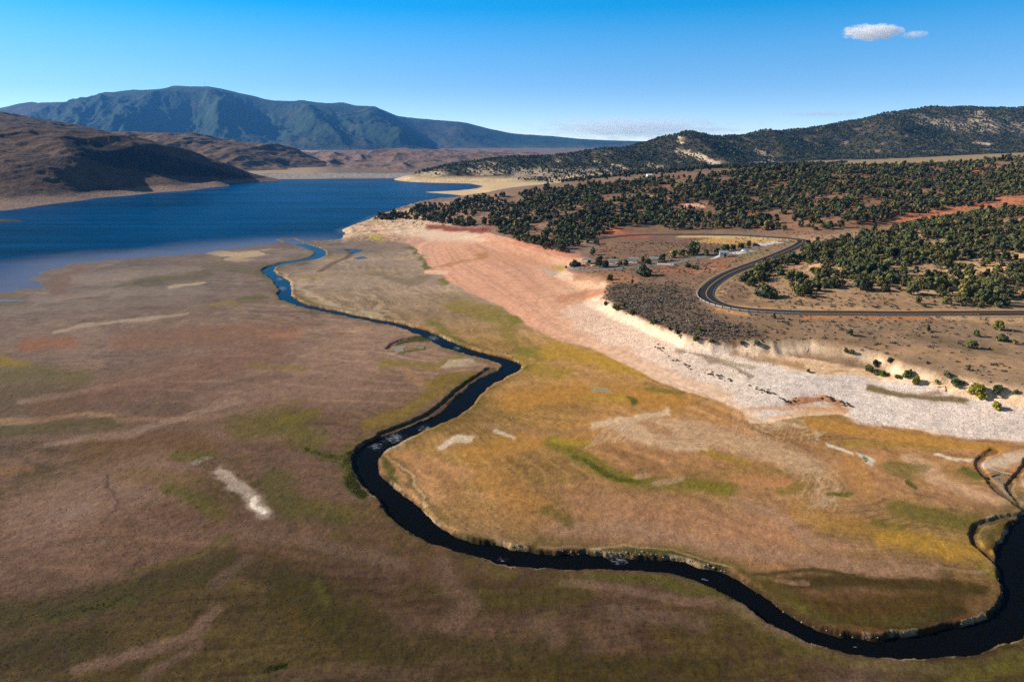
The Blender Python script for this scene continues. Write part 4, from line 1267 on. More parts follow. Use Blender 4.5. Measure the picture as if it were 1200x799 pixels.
def col_A(u, v, X, Y, Z):
    nb = fbm(X / 20, Y / 20, 4, 431); nb2 = fbm(X / 90, Y / 50, 4, 432)
    c = np.zeros(u.shape + (3,)) + alb((92, 72, 60))
    c = c * (1 + .25 * nb + .2 * nb2)[..., None]
    c = mixc(c, sstep(.1, .5, nb2 + .4 * nb) * .7, (62, 54, 48))
    c = mixc(c, sstep(1330, 1400, Y) * .5, (84, 74, 66))
    c = mixc(c, sstep(.1, .3, fbm(X / 9, Y / 9, 3, 433)) * sstep(1330, 1500, Y) * .7, (40, 40, 34))
    # scrub and painted-in shade on the side turned away from the light, bare strips above the shore
    scrub_shade = inside(u, v, [(70, 162), (110, 166), (160, 174), (210, 186), (260, 200), (296, 208), (240, 207), (200, 206), (150, 200), (110, 190), (80, 178)])
    c = mixc(c, scrub_shade * sstep(-.5, 0, nb + .2) * .85, (30, 28, 26))
    c = mixc(c, sstep(10, 5, Z) * .8, (140, 120, 112))
    c = mixc(c, sstep(.0, .3, nb + .5 * nb2) * sstep(16, 9, Z) * sstep(4, 8, Z) * .7, (56, 48, 44))
    return c


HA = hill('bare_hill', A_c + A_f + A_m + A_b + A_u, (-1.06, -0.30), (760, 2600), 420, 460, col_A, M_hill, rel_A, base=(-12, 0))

B_c = [(60, 162, 2300), (133, 159, 2300), (207, 159, 2300), (233, 161, 2320), (267, 168, 2340), (300, 169, 2360), (333, 174, 2380), (367, 184, 2400), (393, 196, 2420), (420, 206, 2450)]
B_f = [(60, 205, 1800), (140, 206, 1800), (220, 207, 1800), (290, 206, 1820), (340, 205, 1900), (390, 205, 2000), (430, 207, 2200)]
B_m = [(270, 185, 2060), (310, 188, 2140), (340, 192, 2200), (260, 198, 1930), (210, 180, 2060), (285, 176, 2200)]
B_b = [(u_, v_ + 20, y_ * 1.2) for u_, v_, y_ in B_c]


def col_B(u, v, X, Y, Z):
    nb = fbm(X / 24, Y / 24, 4, 441); nb2 = fbm(X / 120, Y / 60, 4, 442)
    c = np.zeros(u.shape + (3,)) + alb((112, 94, 82))
    c = c * (1 + .25 * nb + .2 * nb2)[..., None]
    c = mixc(c, sstep(.05, .4, nb + .4 * nb2) * .7, (52, 50, 44))
    c = mixc(c, sstep(203, 206, v), (170, 148, 126))
    return c


HB = hill('scrub_hill', B_c + B_f + B_m + B_b, (-0.82, -0.18), (1720, 3000), 360, 260, col_B, M_hill, lambda X, Y, Z: sstep(0, 40, Z + 20) * (14 * fbm((X - .3 * Y) / 130, Y / 260, 4, 443, .5, True) + 3 * fbm(X / 30, Y / 30, 3, 444)), base=(-80, 0))

# --- low tan hills beyond the dam
D_c = [(300, 184, 3300), (360, 181, 3300), (410, 177, 3400), (450, 174, 3500), (490, 178, 3600), (530, 177, 3800), (570, 179, 3900), (620, 181, 4000), (680, 186, 4000)]
D_f = [(280, 209, 1720), (340, 208.5, 1720), (400, 208, 1720), (460, 208, 1720), (520, 207, 1750), (600, 208, 1800), (680, 210, 1900)]
D_m = [(330, 203, 2000), (375, 199, 2100), (420, 201, 2100), (465, 197, 2150), (520, 200, 2150), (580, 201, 2200), (340, 195, 2500), (390, 189, 2550), (430, 192, 2600), (480, 188, 2650), (540, 190, 2700), (600, 192, 2700)]
D_b = [(u_, v_ + 10, y_ * 1.3) for u_, v_, y_ in D_c]


def col_D(u, v, X, Y, Z):
    nb = fbm(X / 34, Y / 60, 5, 451, .65) + .4 * fbm(X / 200, Y / 160, 3, 452)
    c = np.zeros(u.shape + (3,)) + alb((122, 102, 96))
    c = c * (1 + .3 * nb)[..., None]
    return mixc(c, sstep(.05, .35, nb) * .8, (54, 54, 50))


HD = hill('valley_hills', D_c + D_f + D_m + D_b, (-0.46, 0.14), (1640, 5200), 360, 320, col_D, M_hill, lambda X, Y, Z: (26 * fbm((X + .3 * Y) / 240, Y / 520, 5, 453, .5, True) - 8) * sstep(1700, 1950, Y), base=(-150, 0))

# --- blue mountain range
sky = [(-160, 142), (-60, 135), (0, 126), (38, 118), (55, 122), (70, 119), (95, 121), (140, 107), (156, 104), (180, 107.5), (205, 99.5), (220, 101), (240, 101.5), (262, 105), (280, 109), (300, 113), (318, 119), (336, 121), (350, 117), (375, 120),
       (400, 119.5), (430, 128), (470, 136), (500, 140), (530, 141), (560, 147), (600, 158), (645, 159), (665, 162), (690, 166), (730, 168), (800, 172)]
M_c = [(u_, v_, 9200 + 2.2 * abs(u_ - 220)) for u_, v_ in sky]
M_f = [(u_, v_, 5600) for u_, v_ in ((-160, 186), (0, 186), (150, 184), (260, 186), (340, 188), (420, 188), (500, 188), (600, 186), (720, 184), (800, 184))]
M_m = [(0, 150, 7600), (100, 148, 7400), (200, 145, 7400), (300, 152, 7400), (400, 158, 7400), (480, 164, 7600), (560, 168, 8200)]
M_b = [(u_, v_ + 30, y_ * 1.25) for u_, v_, y_ in M_c[::2]]


def rel_M(X, Y, Z):
    q = sstep(-60, 250, Z) * (0.10 + 0.90 * sstep(9000, 7600, Y))
    return q * (210 * fbm((X + .35 * Y) / 900, (Y - .2 * X) / 2000, 7, 461, .55, True) - 130)


def col_M(u, v, X, Y, Z):
    nb = fbm(X / 240, Y / 240, 5, 471); nb2 = fbm(X / 700, Y / 500, 4, 472)
    c = np.zeros(u.shape + (3,)) + alb((40, 62, 50))
    c = c * (1 + .5 * nb)[..., None]
    c = mixc(c, sstep(.1, .4, nb2 + .5 * nb) * .45, (84, 72, 72))
    c = mixc(c, sstep(60, -60, Z) * .6, (132, 108, 98))
    return mixc(c, sstep(.2, .5, fbm(X / 110, Y / 110, 3, 473)) * .7, (20, 34, 30))


HM = hill('mountain', M_c + M_f + M_m + M_b, (-1.0, 0.35), (5300, 13000), 640, 420, col_M, M_mount, rel_M, base=(-110, 0),
          spurs=[([(205, 100, 9200), (185, 122, 8300), (150, 152, 7000)], (0, 110, 190), 800), ([(140, 107, 9300), (100, 128, 8200), (70, 150, 7000)], (0, 190, 200), 520), ([(240, 101, 9200), (262, 135, 7900), (300, 160, 6700)], (0, 190, 200), 520),
                 ([(350, 117, 9400), (365, 145, 7900), (380, 168, 6600)], (0, 120, 180), 700), ([(430, 128, 9600), (450, 152, 8200), (470, 172, 6900)], (0, 190, 200), 520), ([(60, 120, 9500), (30, 140, 8000)], (0, 130), 650), ([(530, 141, 9900), (545, 160, 8400)], (0, 90), 600)])

# low dark spit that reaches into the picture from the left
ix_, iy_ = (float(v_) for v_ in at_z(-8, 259.5, 0))
tX, tY = np.meshgrid(np.linspace(-32, 32, 40), np.linspace(-16, 16, 24))
tZ = 2.2 * (1 - (tX / 30) ** 2 - (tY / 14) ** 2) + .8 * fbm(tX / 8, tY / 8, 3, 481)
cI = np.repeat(alb((62, 50, 46))[None], tX.size, 0) * (1 + .3 * fbm(tX / 4, tY / 4, 3, 482).reshape(-1, 1))
tag(link('islet', raw_mesh('islet', np.stack([tX + ix_, tY + iy_, tZ], -1).reshape(-1, 3), grid_faces(*tX.shape), M_ground, {'albedo': cI, 'mask': np.zeros((tX.size, 3))}, True)), kind='structure')

# ------------------------------------------------------------------ vegetation shapes
def ico(sub):
    bm = bmesh.new(); bmesh.ops.create_icosphere(bm, subdivisions=sub, radius=1.0)
    V = np.array([v.co[:] for v in bm.verts]); Fq = np.array([[v.index for v in f.verts] for f in bm.faces]); bm.free()
    return V, Fq


ICO1, ICO2 = ico(1), ico(2)
OCT = (np.array([[1, 0, 0], [0, 1, 0], [-1, 0, 0], [0, -1, 0], [0, 0, 1], [0, 0, -1]], float), np.array([[0, 1, 4], [1, 2, 4], [2, 3, 4], [3, 0, 4], [1, 0, 5], [2, 1, 5], [3, 2, 5], [0, 3, 5]]))


def crown(seed, nleaf, leaf, shape='round', core=ICO1, tint=(0.054, 0.062, 0.030), nb=9):
    """unit crown: half-width about 1, z from 0.05 to about 'h'"""
    r = np.random.default_rng(seed)
    prof = dict(round=(1.75, 1.0, .62), wide=(1.15, 1.15, .55), spire=(3.6, .62, 1.3), upright=(2.2, .85, .8), shrub=(1.1, 1.0, .5), open=(1.7, 1.0, .7))[shape]
    H, W, zc = prof
    cs = []
    for i in range(nb):
        z = r.uniform(.18, .86) * H
        lim = W * (1.05 - .75 * (z / H) ** 1.6) * .68
        a = r.uniform(0, 6.283); q = lim * math.sqrt(r.uniform(.15, 1))
        cs.append((q * math.cos(a), q * math.sin(a), z, r.uniform(.30, .46) * W * (1.1 - .45 * z / H)))
    cs = np.array(cs)
    k = r.integers(0, nb, nleaf)
    d = r.normal(size=(nleaf, 3)); d[:, 2] += .25; d /= np.linalg.norm(d, axis=1)[:, None]
    p = cs[k, :3] + d * (cs[k, 3] * r.uniform(.7, 1.18, nleaf))[:, None]
    p[:, 2] = np.maximum(p[:, 2], .06)
    nrm = d + .55 * r.normal(size=(nleaf, 3)); nrm /= np.linalg.norm(nrm, axis=1)[:, None]
    t = np.cross(nrm, r.normal(size=(nleaf, 3))); t /= np.linalg.norm(t, axis=1)[:, None]
    b = np.cross(nrm, t)
    s = leaf * r.uniform(.6, 1.35, nleaf)
    V = np.stack([p + t * s[:, None], p - .5 * t * s[:, None] + .8 * b * s[:, None], p - .5 * t * s[:, None] - .8 * b * s[:, None]], 1).reshape(-1, 3)
    Fq = np.arange(nleaf * 3).reshape(-1, 3)
    clump = r.uniform(.72, 1.3, nb)[k]
    c = np.array(tint) * (clump * r.uniform(.75, 1.3, nleaf))[:, None] * np.stack([r.uniform(.85, 1.2, nleaf), np.ones(nleaf), r.uniform(.8, 1.2, nleaf)], 1)
    Cc = np.repeat(c, 3, 0)
    # solid inner mass, one lump per clump
    VV, FF, CC = [V], [Fq], [Cc]; n0 = len(V)
    for (x, y, z, q) in cs[: (nb if core is not OCT else max(3, nb // 2))]:
        cv, cf = core
        v = cv * (q * .66) * r.uniform(.8, 1.2, (len(cv), 1)) + (x, y, z)
        v[:, 2] = np.maximum(v[:, 2], .04)
        VV.append(v); FF.append(cf + n0); n0 += len(v); CC.append(np.repeat(np.array(tint)[None] * .8, len(v), 0))
    return np.concatenate(VV), np.concatenate(FF), np.concatenate(CC)


def trunk(seed, h=1.0):
    r = np.random.default_rng(seed); VV, FF = [], []; n0 = 0
    def limb(p0, p1, r0, r1, bend):
        nonlocal n0
        p0, p1 = np.array(p0, float), np.array(p1, float)
        for i in range(4):
            t_ = i / 3; c = p0 + (p1 - p0) * t_ + np.array(bend) * math.sin(t_ * 3.14)
            ra = r0 + (r1 - r0) * t_
            for k in range(6):
                a = k / 6 * 6.283; VV.append((c[0] + ra * math.cos(a), c[1] + ra * math.sin(a), c[2]))
        for i in range(3):
            for k in range(6):
                FF.append((n0 + i * 6 + k, n0 + i * 6 + (k + 1) % 6, n0 + (i + 1) * 6 + (k + 1) % 6, n0 + (i + 1) * 6 + k))
        n0 += 24
    limb((0, 0, -.15), (r.uniform(-.1, .1), r.uniform(-.1, .1), h), .13, .04, (.05, .03, 0))
    for i in range(5):
        a = r.uniform(0, 6.28); z = r.uniform(.15, .5) * h
        limb((0, 0, z), (.7 * math.cos(a), .7 * math.sin(a), z + r.uniform(.3, .7)), .06, .02, (0, 0, .06))
    return np.array(VV), np.array(FF)


def scatter_mesh(name, variants, var, pos, scl, rot, tint, mat, label=None, cat=None, kind='stuff', tilt=None):
    VV, FF, CC = [], [], []; n0 = 0
    for v_i, (V, Fq, Cc) in enumerate(variants):
        m = var == v_i
        if not m.any(): continue
        p, s, a, ti = pos[m], scl[m], rot[m], tint[m]
        c, sn = np.cos(a)[:, None], np.sin(a)[:, None]
        x = V[None, :, 0] * s[:, None, 0]; y = V[None, :, 1] * s[:, None, 0]; z = V[None, :, 2] * s[:, None, 1]
        W = np.stack([x * c - y * sn + p[:, None, 0], x * sn + y * c + p[:, None, 1], z + p[:, None, 2]], -1)
        VV.append(W.reshape(-1, 3).astype(np.float32))
        k = len(p)
        FF.append((Fq[None] + (np.arange(k) * len(V))[:, None, None]).reshape(-1, 3) + n0); n0 += k * len(V)
        CC.append((Cc[None] * ti[:, None, :]).reshape(-1, 3).astype(np.float32))
    o = link(name, raw_mesh(name, np.concatenate(VV), np.concatenate(FF), mat, {'Col': np.concatenate(CC)}))
    tag(o, label, cat, kind=kind)
    return o


# ------------------------------------------------------------------ where junipers grow
def pmask(u, v, poly):
    return inside(u, v, poly)


E_T = [(437, 258), (470, 250), (500, 243), (545, 236), (600, 228), (660, 221), (740, 214), (800, 208), (900, 200), (972, 196), (1095, 190), (1200, 181), (1340, 174), (1340, 228), (1200, 234), (1110, 246), (1060, 255), (1000, 266), (960, 270),
       (900, 270), (840, 268), (790, 270), (760, 264), (742, 263), (715, 268), (700, 280), (705, 296), (690, 300), (660, 296), (640, 292), (612, 285), (592, 276), (575, 264), (540, 266), (515, 262), (490, 258)]
D_T = [(868, 330), (885, 318), (915, 305), (950, 290), (1000, 277), (1045, 271), (1110, 256), (1200, 247), (1340, 240), (1340, 352), (1200, 352), (1170, 360), (1075, 361), (1060, 344), (1010, 342), (1000, 330), (985, 336), (960, 340), (952, 352), (935, 350), (925, 333), (905, 322), (895, 335)]
CLEAR = [([(958, 312), (985, 308), (990, 322), (975, 332), (960, 330)], .12), ([(1110, 318), (1140, 300), (1170, 292), (1200, 298), (1200, 322), (1150, 330), (1130, 345), (1105, 345)], .12), ([(1085, 340), (1115, 335), (1118, 352), (1075, 350)], .3), ([(1000, 322), (1015, 318), (1020, 340), (1000, 342)], .35),
         ([(500, 246), (560, 246), (600, 258), (585, 268), (530, 262), (500, 258)], .35), ([(1040, 262), (1070, 252), (1115, 246), (1115, 255), (1060, 266)], .1), ([(1110, 244), (1200, 233), (1200, 240), (1110, 250)], .05), ([(1035, 240), (1056, 243), (1056, 250), (1035, 249)], .2), ([(955, 236), (978, 238), (978, 244), (955, 244)], .25),
         ([(755, 228), (778, 228), (778, 236), (755, 236)], .1), ([(790, 238), (830, 238), (830, 245), (790, 245)], .3), ([(975, 212), (1005, 212), (1005, 219), (975, 219)], .3), ([(1125, 196), (1155, 199), (1150, 207), (1125, 203)], .3), ([(1175, 203), (1205, 208), (1205, 215), (1175, 211)], .3),
         ([(700, 262), (740, 240), (752, 240), (715, 268)], .25), ([(780, 230), (802, 232), (800, 238), (780, 237)], .3), ([(925, 284), (960, 275), (1000, 268), (1050, 262), (1045, 272), (1000, 279), (950, 290)], .03)]
cand = []
for (a0, a1, y0, y1, n) in ((-0.27, 1.0, 330, 800, 60000), (0.25, 1.0, 250, 470, 16000)):
    y = np.sqrt(RNG.uniform(y0 ** 2, y1 ** 2, n)); a = RNG.uniform(a0, a1, n)
    cand.append(np.stack([a * y, y], 1))
cand = np.concatenate(cand)
ez = gh(cand[:, 0], cand[:, 1]); eu, ev = proj(cand[:, 0], cand[:, 1], ez)
_, _, ez0 = cand[:, 0], cand[:, 1], None
inD, inE = pmask(eu, ev, D_T), pmask(eu, ev, E_T) & (cand[:, 1] > 395)
nz = fbm(cand[:, 0] / 24, cand[:, 1] / 30, 4, 501, .6)
dens = np.where(inD, .56, np.where(inE, .54, 0.0))
for poly, k in CLEAR: dens = np.where(pmask(eu, ev, poly), np.minimum(dens, k), dens)
dens = np.clip(dens + 1.7 * nz * (dens > .2), 0, 1)
sel = RNG.uniform(size=len(cand)) < dens
cand, inD = cand[sel], inD[sel]
# keep a minimum spacing
cell = {}; keep = []
for i in range(len(cand)):
    x, y = cand[i]; md = 3.3 if inD[i] else 3.9
    kx, ky = int(x // 4), int(y // 4); ok = True
    for dx in (-1, 0, 1):
        for dy in (-1, 0, 1):
            for j in cell.get((kx + dx, ky + dy), ()):
                if (cand[j, 0] - x) ** 2 + (cand[j, 1] - y) ** 2 < md * md: ok = False; break
            if not ok: break
        if not ok: break
    if ok: cell.setdefault((kx, ky), []).append(i); keep.append(i)
cand, inD = cand[keep], inD[keep]
rdist, _, _ = poly_dist(cand[:, 0], cand[:, 1], ROADL); ok = rdist > 6.5
cand, inD = cand[ok], inD[ok]
tz = gh(cand[:, 0], cand[:, 1])
trad = np.where(inD, .9 + 2.6 * RNG.beta(1.8, 2.0, len(cand)), 1.2 + 2.8 * RNG.beta(1.8, 2.0, len(cand)))
tu, tv = proj(cand[:, 0], cand[:, 1], tz)
# visible from the air? (crown centre)
tt = np.linspace(.3, .985, 90)
top = tz + trad * 1.2
vis = np.ones(len(cand), bool)
for k in tt:
    vis &= (CAM_H + (top - CAM_H) * k) > gh(cand[:, 0] * k, np.maximum(cand[:, 1] * k, 71))
infr = vis & (tu > -5) & (tu < 1205)
size = trad / np.hypot(cand[:, 1], CAM_H - tz)
order = np.argsort(-np.where(infr, size, 0))
N_IND = 255
ind = order[:N_IND]
rest = np.setdiff1d(np.arange(len(cand)), ind)

JUN = [crown(40 + i, 560, .21, s, ICO1, tint=tn, nb=13) for i, (s, tn) in enumerate((('round', (.092, .092, .042)), ('round', (.080, .086, .044)), ('upright', (.100, .098, .040)), ('wide', (.090, .088, .046)), ('open', (.112, .104, .046)), ('round', (.072, .078, .038))))]
JM = [raw_mesh('juniper_crown', *v[:2], M_leaf, {'Col': v[2]}) for v in JUN]
TRK = [trunk(60 + i) for i in range(3)]
TM = [raw_mesh('juniper_trunk', *v, M_bark) for v in TRK]


def tree(name, x, y, rad, hs, var, label, cat, group=None, z=None, crown_mesh=None, part='crown'):
    z = float(gh(x, y)) if z is None else z
    e_ = empty(name, (x, y, z - .05), random.uniform(0, 6.28)); tag(e_, label, cat, group)
    c = link(part, crown_mesh or JM[var], e_); c.scale = (rad, rad, rad * hs)
    t_ = link('trunk', TM[var % 3], e_); t_.scale = (rad, rad, rad * hs)
    return e_


def region(u, v):
    if v > 326 and u > 1060: return 'green juniper on the sandy slope just above the far right stretch of road', 'junipers above the right stretch of road'
    if v > 300 and u < 1000: return 'dark juniper between the road bend and the bare sandy clearing', 'junipers beside the road bend'
    if v > 300 and u < 1105: return 'dark juniper in the thick clump between the two sandy clearings', 'junipers between the sandy clearings'
    if v > 300: return 'juniper scattered round the wide sandy clearing near the right edge', 'junipers round the right sandy clearing'
    if v > 262 and u > 880: return 'juniper in the dense stand on top of the sandy rise behind the clearings', 'junipers on top of the sandy rise'
    if u < 720: return 'dark juniper at the edge of the forest above the pink beach', 'junipers above the pink beach'
    return 'dark juniper at the lower edge of the wooded slope behind the road', 'junipers on the slope behind the road'


for i in ind:
    lb, gp = region(tu[i], tv[i])
    tree('juniper_tree', cand[i, 0], cand[i, 1], trad[i], random.uniform(.82, 1.12), random.randrange(6), lb, 'tree', gp, z=float(tz[i]))

MID = [crown(80 + i, 150, .34, s, OCT, tint=tn, nb=10) for i, (s, tn) in enumerate((('round', (.088, .088, .042)), ('upright', (.078, .082, .040)), ('open', (.104, .100, .046)), ('wide', (.080, .080, .042))))]
n = len(rest)
tn_ = RNG.uniform(.6, 1.6, (n, 1)) * np.stack([RNG.uniform(.88, 1.3, n), np.ones(n), RNG.uniform(.8, 1.2, n)], 1)
scatter_mesh('juniper_forest', MID, RNG.integers(0, 4, n), np.column_stack([cand[rest], tz[rest] - .1]), np.column_stack([trad[rest], trad[rest] * RNG.uniform(.85, 1.2, n)]), RNG.uniform(0, 6.28, n), tn_, M_leaf,
             'juniper woodland covering the rise between the lake and the road', 'forest')

# trees on the ridge behind: small in the picture
n = 62000
yy_ = np.sqrt(RNG.uniform(1420 ** 2, 2750 ** 2, n)); aa_ = RNG.uniform(-.2, 1.05, n); fx, fy = aa_ * yy_, yy_
fz = hsample(HF, fx, fy); fu, fv = proj(fx, fy, fz)
nb_ = fbm(fx / 26, fy / 26, 4, 411)
dn = .97 - np.clip(nb_ - .16, 0, 1) * 2.4
dn *= sstep(1, 14, fz) * np.where((fu < 640) & (fz < 22), sstep(6, 22, fz), 1)
for pts, r_ in (([(795, 176), (808, 180), (820, 184), (832, 189), (846, 194), (858, 197)], 3.4), ([(862, 203), (874, 207)], 2.2), ([(796, 161), (799, 168)], 2.4), ([(770, 197), (804, 201)], 3), ([(640, 178), (655, 189)], 1.8), ([(697, 187), (703, 190)], 1.5), ([(716, 192), (735, 199)], 1.7), ([(700, 205), (710, 207)], 1.6), ([(1140, 168), (1158, 170)], 2.2)):
    d, _, _ = poly_dist(fu, fv * 1.6, [(a, b * 1.6) for a, b in pts]); dn = np.where(d < r_ * 1.15, dn * .15, dn)
dn *= np.where(fz > gh(fx, np.minimum(fy, 2300)) + 1.0, 1, 0)
ok = RNG.uniform(size=n) < dn
fx, fy, fz = fx[ok], fy[ok], fz[ok]; n = len(fx)
FAR = [crown(120 + i, 9, .8, 'round', OCT, tint=(.046, .056, .032), nb=3) for i in range(4)]
tn_ = RNG.uniform(.7, 1.3, (n, 1)) * np.stack([RNG.uniform(.9, 1.15, n), np.ones(n), RNG.uniform(.85, 1.2, n)], 1)
rr_ = RNG.uniform(1.9, 3.6, n)
scatter_mesh('ridge_forest', FAR, RNG.integers(0, 4, n), np.column_stack([fx, fy, fz - .3]), np.column_stack([rr_, rr_]), RNG.uniform(0, 6.28, n), tn_, M_leaf, 'dense dark forest covering the ridge under the sky', 'forest')
# between the crest of the rise and the ridge (valley trees, meadow left open)
n = 9000
yy_ = np.sqrt(RNG.uniform(800 ** 2, 1560 ** 2, n)); aa_ = RNG.uniform(-.02, 1.0, n); fx, fy = aa_ * yy_, yy_
fz = gh(fx, fy); fu, fv = proj(fx, fy, fz)
op = inside(fu, fv, [(970, 198), (1000, 189), (1095, 184), (1210, 176), (1340, 170), (1340, 184), (1210, 186), (1095, 193)])
ok = ~op & (fz > 3) & (RNG.uniform(size=n) < .7) & ~((fu < 725) & (fy < 1400) & (fv > 214.5))
fx, fy, fz = fx[ok], fy[ok], fz[ok]; n = len(fx)
tn_ = RNG.uniform(.75, 1.25, (n, 1)) * np.ones((n, 3)); rr_ = RNG.uniform(1.8, 3.3, n)
scatter_mesh('valley_forest', FAR, RNG.integers(0, 4, n), np.column_stack([fx, fy, fz - .3]), np.column_stack([rr_, rr_]), RNG.uniform(0, 6.28, n), tn_, M_leaf, 'dark forest filling the valley at the foot of the ridge', 'forest')

